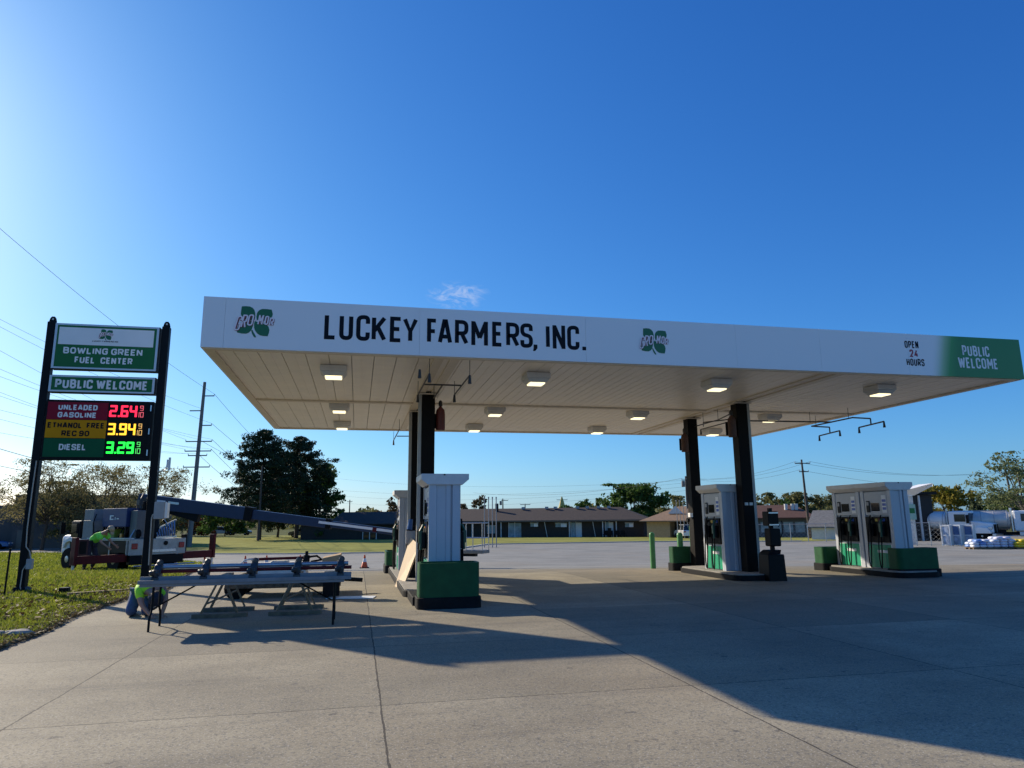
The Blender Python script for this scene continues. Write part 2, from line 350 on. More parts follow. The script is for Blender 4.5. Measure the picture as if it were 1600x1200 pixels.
    if joints: col = mix(col, (.035, .03, .026, 1), dark)
    else: dark = math_('MULTIPLY', 0.0, 1.0)
    l.new(col, b.inputs['Base Color'])
    bp = n.new('ShaderNodeBump'); bp.inputs['Strength'].default_value = .35; bp.inputs['Distance'].default_value = .006
    l.new(math_('SUBTRACT', math_('MULTIPLY_ADD', mid.outputs['Fac'], .8, fine.outputs['Fac']), math_('MULTIPLY', dark, 3)), bp.inputs['Height']); l.new(bp.outputs[0], b.inputs['Normal'])
    return m
M_CONC = pave_mat('forecourt_concrete', (.235, .205, .143), (.405, .353, .242), True)
M_ASPH = pave_mat('lot_asphalt', (.225, .222, .195), (.305, .30, .265), False, speck=.18, stain=.3)
M_KERB = pm('kerb_concrete', (.42, .40, .36), .85, var=.2, bump=.3)
M_DIRT = pm('dry_grass_ground', (.11, .12, .045), .95, var=.45, scale=1.2, bump=.6, bscale=14, spec=.03)
M_TURF = pm('turf_soil', (.11, .125, .02), .95, var=.45, scale=1.6, bump=.8, bscale=20, spec=.03)
M_FARLAWN = pm('far_lawn', (.27, .27, .075), .95, var=.28, scale=.5, bump=.8, bscale=9, spec=.03)

gpoly = [(-4000, -60), (4000, -60), (4000, 8000), (-4000, 8000)]
drape('ground', gpoly, 0, M_DIRT)
drape('asphalt_lot', [(-70, -40), (110, -40), (110, 70), (62, 90), (30, 76), (-14, 80), (-36, 100), (-70, 96)], .006, M_ASPH)
drape('forecourt', [(-5.2, -30), (46, -30), (46, 16), (30, 19.5), (5.5, 24.4), (-1, 24.9), (-5.6, 24.9)], .012, M_CONC)
LAWN = [(-3.9, 4.5), (-4.2, 8.6), (-4.27, 10.25), (-4.28, 11.4), (-4.5, 13.1), (-4.47, 16), (-4.18, 17.3), (-4.5, 20), (-5.1, 24), (-5.41, 26.3), (-6.4, 34), (-7.05, 38.4), (-12, 49), (-22.5, 63.6), (-28.5, 66.6), (-45, 70), (-70, 70), (-70, 4.5)]
drape('lawn', LAWN, .03, M_TURF)
FARL = [(-16, 63), (-10.6, 57.7), (-4.85, 54.8), (2, 54), (8, 60), (13, 72.2), (29.8, 72.4), (37, 69.5), (44.5, 65.7), (50, 66.5), (57, 69), (80, 84), (70, 110), (0, 142), (-60, 150), (-26, 100)]
drape('motel_lawn', FARL, .03, M_FARLAWN)
def strip(name, pts, w, z0, h, m):
    mb = MB()
    for a, b in zip(pts[:-1], pts[1:]):
        k = max(1, int((Vector(b)-Vector(a)).length/3))
        for i in range(k):
            p = [a[j]+(b[j]-a[j])*i/k for j in (0, 1)]; q = [a[j]+(b[j]-a[j])*(i+1)/k for j in (0, 1)]
            mb.beam((p[0], p[1], T(*p)+z0+h/2), (q[0], q[1], T(*q)+z0+h/2), w, h)
    o = mb.build(name, m); o['kind'] = 'structure'; return o
strip('kerb', [(p[0], p[1]-.2) for p in FARL[4:9]], .35, -.02, .12, M_KERB)
strip('kerb', [(p[0], p[1]-.2) for p in FARL[0:4]], .3, -.02, .10, M_KERB)
# ------------------------------------------------------------------ shared paints
WHITE = pm('white_paint', (.78, .79, .80), .45, var=.04, scale=2)
WHITE_D = pm('weathered_white', (.62, .61, .58), .6, var=.14, scale=5)
FASCIA_W = pm('fascia_white', (.78, .78, .79), .42, var=.03, scale=.8)
SOFFIT = pm('soffit_cream', (.89, .81, .70), .4, var=.06, scale=2.2)
TRIM = pm('soffit_trim', (.70, .61, .49), .5, var=.08)
COLUMN = pm('column_brown', (.0075, .006, .0055), .6, var=.25, bump=.05, spec=.12)
SPOUT = pm('downspout_grey', (.38, .37, .34), .5, var=.1)
BLACK = pm('black_plastic', (.006, .006, .007), .5, var=.3, spec=.15)
BLACKM = pm('black_steel', (.006, .007, .009), .5, var=.3, spec=.15)
RUBBER = pm('black_rubber', (.009, .009, .009), .8, var=.3, spec=.15)
GREEN_P = pm('guard_green', (.014, .082, .030), .55, var=.22, scale=4, bump=.06, spec=.2)
GREEN_B = pm('bollard_green', (.075, .27, .085), .5, var=.15, scale=5, bump=.05)
TEAL = pm('dispenser_teal', (.0, .30, .155), .4, var=.06)
SHEET = pm('dispenser_sheet', (.46, .49, .54), .38, var=.05, scale=1.5)
PANEL = pm('dispenser_panel', (.42, .44, .47), .4, var=.06)
CAPW = pm('dispenser_cap', (.62, .61, .60), .45, var=.06)
GREEN_S = pm('sign_green', (.022, .15, .055), .55, var=.06, scale=2, spec=.15)
CLOVER = pm('clover_green', (.012, .135, .05), .4, var=.05)
INK = pm('letter_black', (.004, .005, .010), .5, var=.1, spec=.15)
PINK = pm('letter_white', (.86, .74, .77), .4, var=.03)
MAROON = pm('letter_red', (.19, .02, .035), .4, var=.1)
RED24 = pm('numeral_red', (.33, .02, .04), .4, var=.1)
STEEL = pm('galvanised_steel', (.42, .44, .46), .35, .8, var=.15, scale=12)
ALU = pm('aluminium', (.55, .58, .62), .3, .85, var=.08, scale=9)
RUSTRED = pm('tank_red', (.13, .022, .016), .55, var=.3, scale=7)
WOOD = pm('raw_wood', (.22, .15, .085), .8, var=.3, scale=5, bump=.3, streak=.15)
PLY = pm('plywood', (.62, .46, .29), .7, var=.14, scale=3, bump=.12, streak=6)
CONCB = pm('island_concrete', (.30, .28, .25), .85, var=.25, bump=.3)
KERBBLK = pm('kerb_black_paint', (.010, .010, .011), .7, var=.5, scale=7, bump=.2, spec=.15)
GLASS = pm('dark_glass', (.012, .016, .02), .06, var=.1, spec=.8)
REDP = pm('outrigger_red', (.105, .008, .011), .5, var=.22, scale=5, bump=.06, spec=.2)
NAVY = pm('boom_navy', (.012, .026, .075), .4, var=.15)
BLUEB = pm('generator_blue', (.006, .030, .13), .45, var=.12)
PRINTB = pm('placard_blue', (.03, .10, .42), .4)
GREYB = pm('cabinet_grey', (.34, .35, .36), .5, var=.12)

# ------------------------------------------------------------------ the clover emblem
def emblem(parent, O, U, W, N, w, sc_green=CLOVER):
    """clover with two slanted words; O is the lower left corner, w the width"""
    k = w/1000.
    def P(p, off): return O+U*((p[0]-300)*k)+W*((1000-p[1])*k)+N*off
    leaves = [[(460, 215), (560, 203), (650, 208), (715, 240), (760, 295), (783, 370), (790, 470), (775, 540), (700, 560), (560, 540), (470, 480), (448, 400), (452, 300)],
              [(815, 470), (820, 380), (840, 330), (880, 285), (940, 255), (1050, 252), (1165, 262), (1178, 310), (1197, 370), (1185, 440), (1110, 540), (960, 560), (830, 545)],
              [(765, 575), (745, 700), (720, 800), (670, 870), (600, 905), (500, 905), (390, 885), (375, 800), (420, 690), (520, 610), (650, 570)],
              [(785, 575), (930, 620), (1060, 650), (1115, 710), (1138, 790), (1128, 860), (1105, 947), (1000, 945), (920, 930), (850, 880), (800, 810), (775, 740), (770, 640)],
              [(712, 815), (740, 800), (770, 860), (800, 910), (838, 985), (800, 992), (760, 940), (735, 890)]]
    mb = MB()
    for i, lf in enumerate(leaves):
        n = len(lf); mb.add([P(p, .003+.0006*i) for p in lf], [tuple(range(n))])
    mb.build('emblem_leaves', sc_green, parent)
    red = MB(); whi = MB()
    for c, x, y0, y1, ww, sh in (('G', 300, 835, 460, 130, .22), ('R', 455, 760, 425, 120, .18), ('O', 600, 700, 410, 130, .15), ('-', 775, 600, 470, 58, 0), ('M', 845, 655, 415, 120, .15), ('O', 1000, 660, 430, 100, .12), ('R', 1115, 680, 470, 105, .12)):
        h = (y0-y1)*k; zz = (1000-y0)*k; xx = (x-300)*k
        glyph(red, c, xx+9*k, zz-12*k, ww*k, h, 52*k, O, U, W, N, sh, .006); glyph(whi, c, xx, zz, ww*k, h, 34*k, O, U, W, N, sh, .010)
    red.build('emblem_shadow', MAROON, parent); whi.build('emblem_letters', PINK, parent)

# ------------------------------------------------------------------ the fuel canopy
CX0, CX1, CY0, CY1, CZ, CT = -2.68, 14.22, 12.34, 23.35, 4.42, 5.297
canopy = thing('fuel_canopy', 'long white flat canopy with black lettering over the fuel pumps', 'canopy', ((CX0+CX1)/2, (CY0+CY1)/2, 0))
def fascia_material():
    m = bpy.data.materials.new('fascia_print'); m.use_nodes = True; nt = m.node_tree; n = nt.nodes; l = nt.links; b = n['Principled BSDF']
    b.inputs['Roughness'].default_value = .42
    tc = n.new('ShaderNodeTexCoord'); sp = n.new('ShaderNodeSeparateXYZ'); l.new(tc.outputs['Object'], sp.inputs[0])
    ad = n.new('ShaderNodeMath'); ad.operation = 'MULTIPLY_ADD'; ad.inputs[1].default_value = -.22; l.new(sp.outputs['Z'], ad.inputs[0]); l.new(sp.outputs['X'], ad.inputs[2])
    mr = n.new('ShaderNodeMapRange'); mr.interpolation_type = 'SMOOTHSTEP'; x0 = 11.88-(CX0+CX1)/2-.22*4.86
    mr.inputs[1].default_value = x0; mr.inputs[2].default_value = x0+.75; l.new(ad.outputs[0], mr.inputs[0])
    nz = n.new('ShaderNodeTexNoise'); nz.inputs['Scale'].default_value = 1.2; l.new(tc.outputs['Object'], nz.inputs[0])
    w = n.new('ShaderNodeMix'); w.data_type = 'RGBA'; l.new(nz.outputs[0], w.inputs[0]); w.inputs['A'].default_value = (.82, .82, .83, 1); w.inputs['B'].default_value = (.86, .86, .87, 1)
    gr = n.new('ShaderNodeValToRGB'); ee = gr.color_ramp.elements; ee[0].color = (.86, .86, .86, 1); ee[1].color = (.018, .21, .055, 1); k_ = ee.new(.38); k_.color = (.33, .52, .30, 1); k2 = ee.new(.72); k2.color = (.05, .30, .08, 1)
    l.new(mr.outputs[0], gr.inputs[0]); x = n.new('ShaderNodeMix'); x.data_type = 'RGBA'; x.blend_type = 'MULTIPLY'; x.inputs[0].default_value = .25; l.new(gr.outputs[0], x.inputs['A']); l.new(w.outputs['Result'], x.inputs['B'])
    l.new(x.outputs['Result'], b.inputs['Base Color']); return m
FPRINT = fascia_material()
mb = MB(); seams = [CX0, CX0+.36, 1.0, 4.15, 7.3, 9.2, 11.3, CX1]
for a, b in zip(seams[:-1], seams[1:]): mb.box(a+.0015, b-.0015, CY0, CY0+.05, CZ-.015, CT)
front = mb.build('fascia', FPRINT, canopy)
O = Vector((0, CY0, 0)); N = Vector((0, -1, 0))
mb = MB()
for ch, xa, xb in (('L', -.668, -.451), ('U', -.411, -.175), ('C', -.121, .118), ('K', .15, .408), ('E', .469, .694), ('Y', .698, .968), ('F', 1.134, 1.33), ('A', 1.332, 1.592), ('R', 1.643, 1.892), ('M', 1.946, 2.256), ('E', 2.336, 2.545), ('R', 2.60, 2.851), ('S', 2.87, 3.11), ('I', 3.366, 3.436), ('N', 3.495, 3.742), ('C', 3.781, 4.02)):
    glyph(mb, ch, xa, 4.630, xb-xa, .472, .074, O, XX, ZZ, N)
for q in ([(3.122, 4.63), (3.196, 4.63), (3.196, 4.70), (3.122, 4.70)], [(3.110, 4.575), (3.150, 4.575), (3.196, 4.629), (3.122, 4.629)], [(4.076, 4.63), (4.150, 4.63), (4.150, 4.70), (4.076, 4.70)]):
    mb.add([(x_, CY0-.003, z_) for x_, z_ in q], [(0, 1, 2, 3)])
mb.build('lettering', INK, front)
for x0, w in ((-2.17, .70), (5.22, .66)): emblem(front, Vector((x0, CY0, 4.60)), XX, ZZ, N, w)
for s_, x1_, z_ in (('OPEN', 11.58, 4.985), ('HOURS', 11.68, 4.60)): text(MB(), s_, 11.24, x1_, z_, .155, .026, O, XX, ZZ, N).build('lettering', INK, front)
text(MB(), '24', 11.34, 11.55, 4.79, .165, .034, O, XX, ZZ, N).build('lettering', RED24, front)
for s_, x0_, x1_, z_ in (('PUBLIC', 12.68, 13.38, 4.87), ('WELCOME', 12.54, 13.56, 4.60)): text(MB(), s_, x0_, x1_, z_, .235, .038, O, XX, ZZ, N).build('lettering', WHITE, front)
MB().box(CX0, CX0+.05, CY0+.053, CY1-.053, CZ-.015, CT).build('fascia', FASCIA_W, canopy)
MB().box(CX1-.05, CX1, CY0+.053, CY1-.053, CZ-.015, CT).build('fascia', GREEN_S, canopy)
MB().box(CX0, CX1, CY1-.05, CY1, CZ-.015, CT).build('fascia', FASCIA_W, canopy)
MB().box(CX0+.06, CX1-.06, CY0+.06, CY1-.06, 4.75, 4.95).build('roof_deck', GREYB, canopy)
mb = MB(); x = CX0+.06; pw = .405
while x < CX1-.07:
    x1 = min(x+pw, CX1-.06)
    for ya, yb in ((CY0+.06, 17.72), (17.80, CY1-.06)): mb.box(x+.006, x1-.006, ya, yb, CZ+.012, CZ+.05); mb.box(x+.19, x+.215, ya+.01, yb-.01, CZ+.006, CZ+.0125)
    mb.box(x+.010, x1-.2 if x1-x > .3 else x1-.01, CY0+.07, CY1-.07, CZ+.045, CZ+.06)
    x += pw
mb.build('soffit', SOFFIT, canopy)
mb = MB()
mb.box(CX0+.052, CX1-.052, CY0+.052, CY0+.17, CZ-.03, CZ+.010); mb.box(CX0+.052, CX1-.052, CY1-.17, CY1-.052, CZ-.03, CZ+.010)
mb.box(CX0+.052, CX0+.19, CY0+.172, CY1-.172, CZ-.03, CZ+.010); mb.box(CX1-.19, CX1-.052, CY0+.172, CY1-.172, CZ-.03, CZ+.010)
mb.box(CX0+.20, CX1-.20, 17.68, 17.83, CZ-.028, CZ+.011)
for xc in (1.53, 9.62):
    for ya, yb in ((CY0+.175, 17.675), (17.835, CY1-.175)):
        mb.box(xc-.24, xc-.06, ya, yb, CZ-.022, CZ+.011); mb.box(xc+.06, xc+.24, ya, yb, CZ-.022, CZ+.011)
mb.build('soffit_trim', TRIM, canopy)
for xc, yc, side in ((1.54, 16.25, -1), (1.52, 18.95, -1), (9.58, 16.30, 1), (9.60, 19.10, 0)):
    c = MB().box(xc-.15, xc+.15, yc-.15, yc+.15, -.06, CZ+.03).build('column', COLUMN, canopy, bevel=.012)
    MB().box(xc-.24, xc+.24, yc-.24, yc+.24, CZ-.06, CZ-.04).build('column_plate', TRIM, c)
    if side: MB().box(xc+side*.155, xc+side*.235, yc-.13, yc-.03, .12, CZ-.05).build('downspout', SPOUT, c, bevel=.008)

# ------------------------------------------------------------------ lights under the canopy
LENS = emit('lamp_lens', (1.0, .88, .56), 1.25)
def canopy_light():
    t = thing('canopy_light', '', 'light', (0, 0, 0), 'box lights under the canopy')
    mb = MB(); mb.taper((0, 0, .22), (0, 0, .10), .50, .50, .50, .50, up=(0, 1, 0)); mb.build('housing', CAPW, t, bevel=.012, local=True)
    MB().taper((0, 0, .098), (0, 0, .025), .46, .46, .36, .36, up=(0, 1, 0)).build('bezel', CAPW, t, bevel=.006, local=True)
    MB().box(-.155, .155, -.155, .155, .0, .024).build('lens', LENS, t, bevel=.008, local=True)
    return t
lt = canopy_light(); first = True
rowname = ('front', 'middle', 'rear'); colname = ('leftmost', 'second from the left', 'third from the left', 'rightmost')
for j, y in enumerate((13.72, 18.2, 21.65)):
    for i, x in enumerate((-.53, 3.51, 7.57, 11.68)):
        o = lt if first else dup(lt); first = False
        o.location = (x, y, CZ-.215); o['label'] = 'lit white box light under the canopy, %s in the %s row' % (colname[i], rowname[j])

# ------------------------------------------------------------------ fire suppression pipes and cylinders
PIPE = pm('suppression_pipe', (.03, .028, .026), .5, var=.2)
def piperack(label, runs, hangers, drops, r=.016):
    mb = MB()
    for a, b in runs: mb.tube([a, b], r, 6)
    o = mb.build('suppression_pipe', PIPE); tag(o, label, 'pipe', 'fire suppression pipes under the canopy')
    for p in hangers: MB().tube([p, (p[0], p[1], CZ-.0)], .007, 5).build('hanger_rod', PIPE, o)
    for p in drops: MB().cyl(p, (p[0], p[1], p[2]-.16), .02, .034, 8).build('nozzle', PIPE, o)
z = 4.12
def q(px, py, zz=z): return PZ(px, py, zz)
a, b, c, d = q(661.5, 600.5), q(720, 602.2), q(671, 584), q(653, 617); e, f = q(734, 586.5), q(710, 617)
g0, g1 = q(691, 602), q(678, 622)
piperack('black pipe rack hanging beside the front left column', [(a, b), (c, d), (e, f), (g0, g1)], [c, d, e, f, g1], [c, d, e, f, Vector((b.x-.9, b.y-1.0, 4.2))])
a, b, c, d = q(620, 681.5), q(641, 681.5), q(624, 671), q(615, 688)
piperack('short black pipe rack behind the rear left column', [(a, b), (c, d)], [c, d], [d, b])
a, b, c, d = q(1080, 668), q(1122, 656), q(1099, 660), q(1142, 655); e, f = q(1095, 671), q(1140, 659)
piperack('black pipe rack hanging between the two right columns', [(a, b), (q(1099, 666), c), (c, d), (e, f), (b, Vector((9.4, 16.5, 4.12)))], [b, c, f], [a, e])
def aux(p, dz): return Vector((p[0], p[1], p[2]+dz))
p0, p1 = q(1172, 657.5), q(1300, 659.5); l0, l1 = q(1268, 666), q(1332, 652.5); m1 = q(1360, 654); n1 = q(1296, 667.5)
runs = [(p0, p1), (l0, l1), (l1, m1), (m1, aux(m1, -.18)), (l0, n1), (n1, aux(n1, -.18))]
ta, tb = q(1342, 668, z-.18), q(1381, 658.5, z-.18); ua, ub = q(1280, 681, z-.18), q(1312, 673, z-.18)
runs += [(ta, tb), (ua, ub)]
piperack('black pipe rack with two arms hanging near the right canopy edge', runs, [q(1266, 660), q(1326, 654), q(1275, 665)], [ta, tb, ua, ub], .02)
def fire_tank(x, y, z0, label, mt=RUSTRED):
    t = thing('fire_cylinder', label, 'fire cylinder', (x, y, z0), 'fire suppression cylinders on the columns')
    MB().lathe([(.10, 0), (.105, .02), (.105, .42), (.09, .48), (.04, .53), (.03, .56)], n=16).build('cylinder_body', mt, t, smooth=True, local=True)
    MB().lathe([(.03, .56), (.045, .57), (.045, .66), (.02, .70)], n=10).build('valve', PIPE, t, smooth=True, local=True)
    MB().box(-.12, .12, .09, .12, .05, .40).build('bracket', BLACKM, t, local=True)
    return t
RUST2 = pm('tank_rust', (.085, .035, .022), .6, var=.4, scale=9)
fire_tank(1.83, 16.22, 3.55, 'dark red cylinder on the front left column')
fire_tank(9.30, 16.2, 3.50, 'rusty cylinder on the front right column, just under the ceiling', RUST2)
fire_tank(9.32, 18.95, 3.38, 'rusty cylinder on the rear right column', RUST2)

# ------------------------------------------------------------------ roadside price sign
SY = 17.85
sign = thing('price_sign', 'tall double post fuel price sign with green panels on the lawn', 'price sign', (-5.93, SY, 0))
for xc in (-7.17, -4.68):
    pst = MB().box(xc-.085, xc+.085, SY-.02, SY+.16, -.05, 6.17).build('post', BLACKM, sign, bevel=.012)
    mb = MB(); mb.prism([(xc-.083, SY+.05, 6.175), (xc+.083, SY+.05, 6.175), (xc+.06, SY+.05, 6.27), (xc+.03, SY+.05, 6.31), (xc-.03, SY+.05, 6.31), (xc-.06, SY+.05, 6.27)], (0, .03, 0))
    mb.build('lifting_lug', BLACKM, pst); 
    MB().cyl((xc, SY+.045, 6.245), (xc, SY+.085, 6.245), .022, n=10).build('lug_eye', WHITE_D, pst)
SX0, SX1 = -7.06, -4.79
SIGNF = pm('sign_frame', (.55, .57, .60), .4, .5, var=.06)
def cabinet(z0, z1, face, frame=.05, fm=SIGNF, x0=SX0, x1=SX1):
    c = MB().box(x0, x1, SY-.06, SY+.14, z0, z1).build('sign_cabinet', BLACKM, sign, bevel=.006)
    mb = MB(); a, b, y0, y1 = x0+.012, x1-.012, SY-.085, SY-.063
    mb.box(a, b, y0, y1, z0+.012, z0+frame); mb.box(a, b, y0, y1, z1-frame, z1-.012); mb.box(a, a+frame, y0, y1, z0+frame, z1-frame); mb.box(b-frame, b, y0, y1, z0+frame, z1-frame)
    mb.build('sign_frame', fm, c)
    MB().box(a+frame, b-frame, SY-.075, SY-.063, z0+frame, z1-frame).build('sign_face', face, c)
    return c
SO = Vector((0, SY-.076, 0))
c = cabinet(5.03, 6.13, GREEN_S)
MB().box(-6.96, -4.91, SY-.0775, SY-.0752, 5.62, 6.035).build('sign_face', WHITE, c)
for s_, x0_, x1_, z_ in (('BOWLING GREEN', -6.83, -5.13, 5.40), ('FUEL', -6.57, -6.14, 5.18), ('CENTER', -6.02, -5.33, 5.18)): text(MB(), s_, x0_, x1_, z_, .155, .034, SO, XX, ZZ, N, gap=.17).build('lettering', WHITE, c)
emblem(c, Vector((-6.12, SY-.0778, 5.745)), XX, ZZ, N, .34)
text(MB(), 'LUCKEY FARMERS INC', -6.24, -5.68, 5.705, .035, .008, SO+Vector((0, -.002, 0)), XX, ZZ, N).build('lettering', INK, c)
c = cabinet(4.48, 4.89, GREEN_S)
text(MB(), 'PUBLIC WELCOME', -6.92, -4.95, 4.575, .215, .045, SO, XX, ZZ, N, gap=.17).build('lettering', WHITE, c)
c = MB().box(SX0, SX1, SY-.05, SY+.14, 2.92, 4.31).build('sign_cabinet', BLACKM, sign, bevel=.006)
mred = pm('price_red', (.26, .012, .032), .6, var=.06, spec=.12); myel = pm('price_amber', (.62, .27, .006), .6, var=.06, spec=.12); mgrn = pm('price_green', (.008, .10, .045), .6, var=.06, spec=.12)
SO2 = Vector((0, SY-.062, 0)); F0, F1 = -7.02, -5.76
for z0, z1, m_, lines, lm in ((3.85, 4.255, mred, (('UNLEADED', -6.80, -5.98, 4.07, .125), ('GASOLINE', -6.80, -5.99, 3.895, .125)), WHITE),
                              (3.425, 3.84, myel, (('ETHANOL', -6.98, -6.27, 3.65, .13), ('FREE', -6.17, -5.80, 3.65, .13), ('REC 90', -6.68, -6.10, 3.465, .13)), INK),
                              (2.99, 3.415, mgrn, (('DIESEL', -6.70, -6.14, 3.145, .14),), WHITE)):
    fp = MB().box(F0, F1, SY-.062, SY-.052, z0, z1).build('price_panel', m_, c)
    for s_, a, b, zz, hh in lines: text(MB(), s_, a, b, zz, hh, .030, SO2, XX, ZZ, N, gap=.15).build('lettering', lm, fp)
for zc, s_, colr in ((3.93, '264', (1, .02, .06)), (3.505, '394', (1, .50, .03)), (3.075, '329', (.02, 1, .06))):
    scr = MB().box(F1+.02, SX1-.09, SY-.056, SY-.0515, zc-.045, zc+.33).build('price_screen', BLACK, c)
    led = emit('led_'+s_, colr, 1.5); dim = emit('led_dim_'+s_, tuple(min(1, k*.8+.12) for k in colr), .7); O4 = Vector((0, SY-.057, 0)); mb = MB(); x = F1+.035
    for i, ch in enumerate(s_):
        seg7(mb, ch, x, zc, .165, .275, .046, O4, XX, ZZ, N); x += .187
        if i == 0: mb.add([O4+XX*x+ZZ*zc+N*.004, O4+XX*(x+.04)+ZZ*zc+N*.004, O4+XX*(x+.04)+ZZ*(zc+.04)+N*.004, O4+XX*x+ZZ*(zc+.04)+N*.004], [(0, 1, 2, 3)]); x += .055
    mb.build('price_digits', led, scr)
    mb = MB(); x += .015; seg7(mb, '9', x+.02, zc+.16, .075, .115, .013, O4, XX, ZZ, N); seg7(mb, '1', x-.045, zc, .06, .125, .013, O4, XX, ZZ, N); seg7(mb, '0', x+.035, zc, .07, .125, .013, O4, XX, ZZ, N)
    mb.build('price_digits', dim, scr)
for zc in (4.15, 3.6, 3.1): MB().box(SX1-.06, SX1-.035, SY-.075, SY-.051, zc-.07, zc+.07).build('latch', ALU, c)
# post fittings
mb = MB(); mb.tube([(-7.13, SY-.04, 2.9), (-7.14, SY-.05, 2.3), (-7.15, SY-.05, 1.4), (-7.13, SY-.05, 1.0), (-7.05, SY-.05, .9), (-7.0, SY-.05, .72)], .014); mb.tube([(-7.03, SY-.06, .72), (-7.14, SY-.06, .5), (-7.15, SY-.06, .15), (-7.1, SY-.06, 0)], .012); mb.build('conduit', SPOUT, sign)
MB().box(-7.07, -6.95, SY-.12, SY-.02, .52, .74).build('junction_box', GREYB, sign, bevel=.01)
mb = MB(); mb.box(-4.585, -4.36, SY-.08, SY+.16, 1.58, 1.97); mb.build('junction_box', GREYB, sign, bevel=.012)
MB().box(-4.355, -4.30, SY-.06, SY+.14, 1.60, 1.95).build('box_door', WHITE, sign)
mb = MB(); mb.tube([(-4.6, SY-.05, .55), (-4.61, SY-.06, 1.0), (-4.62, SY-.06, 1.6), (-4.60, SY-.06, 1.68), (-4.57, SY-.06, 1.69)], .016); mb.build('conduit', SPOUT, sign)
mb = MB(); mb.tube([(-4.6, SY, 2.68), (-4.47, SY, 2.68), (-4.42, SY, 2.72), (-4.40, SY, 2.85)], .014); mb.box(-4.37, -4.33, SY-.02, SY+.03, 2.7, 3.0); mb.box(-4.41, -4.38, SY-.02, SY+.03, 2.76, 2.95); mb.build('antenna_arm', SIGNF, sign)
for xc in (-7.17, -4.68):
    mb = MB(); mb.taper((xc, SY+.07, 0), (xc, SY+.07, .14), .42, .42, .2, .22, up=(0, 1, 0)); mb.build('post_base', BLACKM, sign)
mb = MB()
for k in range(9): mb.ball((-7.75+random.uniform(-.15, .2), SY-.05+random.uniform(-.15, .15), .08+random.uniform(0, .1)), random.uniform(.06, .14), .1, random.uniform(.06, .1), 7, 5)
tag(mb.build('rubble', pm('rubble_grey', (.06, .06, .05), .9, var=.4, bump=.5)), 'dark heap of broken lumps beside the left sign post', 'rubble')
p = G(100, 930); tag(MB().box(p.x-.09, p.x+.09, p.y-.08, p.y+.08, 0, .16).build('marker_block', BLACK, bevel=.01), 'small black box standing in the grass by the sign', 'box')
p = G(6, 935); mb = MB().tube([(p.x, p.y, 0), (p.x+.01, p.y, 1.0)], .02); tag(mb.build('marker_stake', BLACKM), 'thin dark stake upright in the lawn left of the sign', 'stake')

# ------------------------------------------------------------------ pump islands
def stadium(x0, x1, y0, y1, r, n=6):
    pts = []
    for cx, cy, a0 in ((x1-r, y1-r, 0), (x0+r, y1-r, 90), (x0+r, y0+r, 180), (x1-r, y0+r, 270)):
        for i in range(n+1):
            t = R(a0+90*i/n); pts.append((cx+r*math.cos(t), cy+r*math.sin(t)))
    return pts
def island(x0, x1, y0, y1, h, label, r=.35):
    mb = MB(); mb.prism([(p[0], p[1], -.12) for p in stadium(x0, x1, y0, y1, r)], (0, 0, h+.10))
    o = mb.build('pump_island', KERBBLK, bevel=.015); tag(o, label, 'pump island', 'kerbed islands under the pumps')
    MB().prism([(p[0], p[1], h-.02) for p in stadium(x0+.03, x1-.03, y0+.03, y1-.03, r)], (0, 0, .025)).build('island_top', CONCB, o)
    return o
ISL = .16
island(.93, 2.15, 14.25, 22.3, ISL, 'kerbed island under the two pumps by the left columns')
island(8.76, 9.95, 15.45, 18.72, ISL, 'black kerbed island between the two right columns', .3)
island(12.72, 14.0, 14.95, 17.74, ISL, 'black kerbed island under the pair of pumps at the right', .3)
def guard(x0, x1, y0, y1, z1, label, back=1, zb=.2):
    t = thing('bumper_guard', label, 'bumper guard', ((x0+x1)/2, (y0+y1)/2, 0), 'green steel guards at island ends')
    MB().prism([(p[0], p[1], -.05) for p in stadium(x0-.03, x1+.03, y0-.03, y1+.03, .12)], (0, 0, zb+.05)).build('base', KERBBLK, t, bevel=.012)
    n = stadium(x0, x1, y0, y1, .12); i = stadium(x0+.05, x1-.05, y0+.05, y1-.05, .08); k = len(n)
    mb = MB(); vs = [(p[0], p[1], zb+.002) for p in n]+[(p[0], p[1], z1) for p in n]+[(p[0], p[1], z1) for p in i]+[(p[0], p[1], z1-.12) for p in i]
    fs = []
    for a in range(k):
        b = (a+1) % k
        for L in range(3): fs.append((L*k+a, L*k+b, (L+1)*k+b, (L+1)*k+a))
    fs.append(tuple(range(3*k, 4*k))); mb.add(vs, fs); mb.build('guard_shell', GREEN_P, t)
    return t
guard(1.06, 2.11, 12.36, 12.92, .77, 'dark green steel guard in front of the nearest pump')
guard(12.98, 14.15, 15.2, 15.66, .70, 'dark green guard in front of the right pair of pumps')
guard(12.76, 13.85, 17.80, 18.3, .64, 'worn green guard behind the right pair of pumps')
guard(9.00, 9.60, 19.42, 19.82, .66, 'green guard box beside the rear right column')
guard(.86, 1.15, 21.4, 22.6, .60, 'small teal green guard at the far left pump')

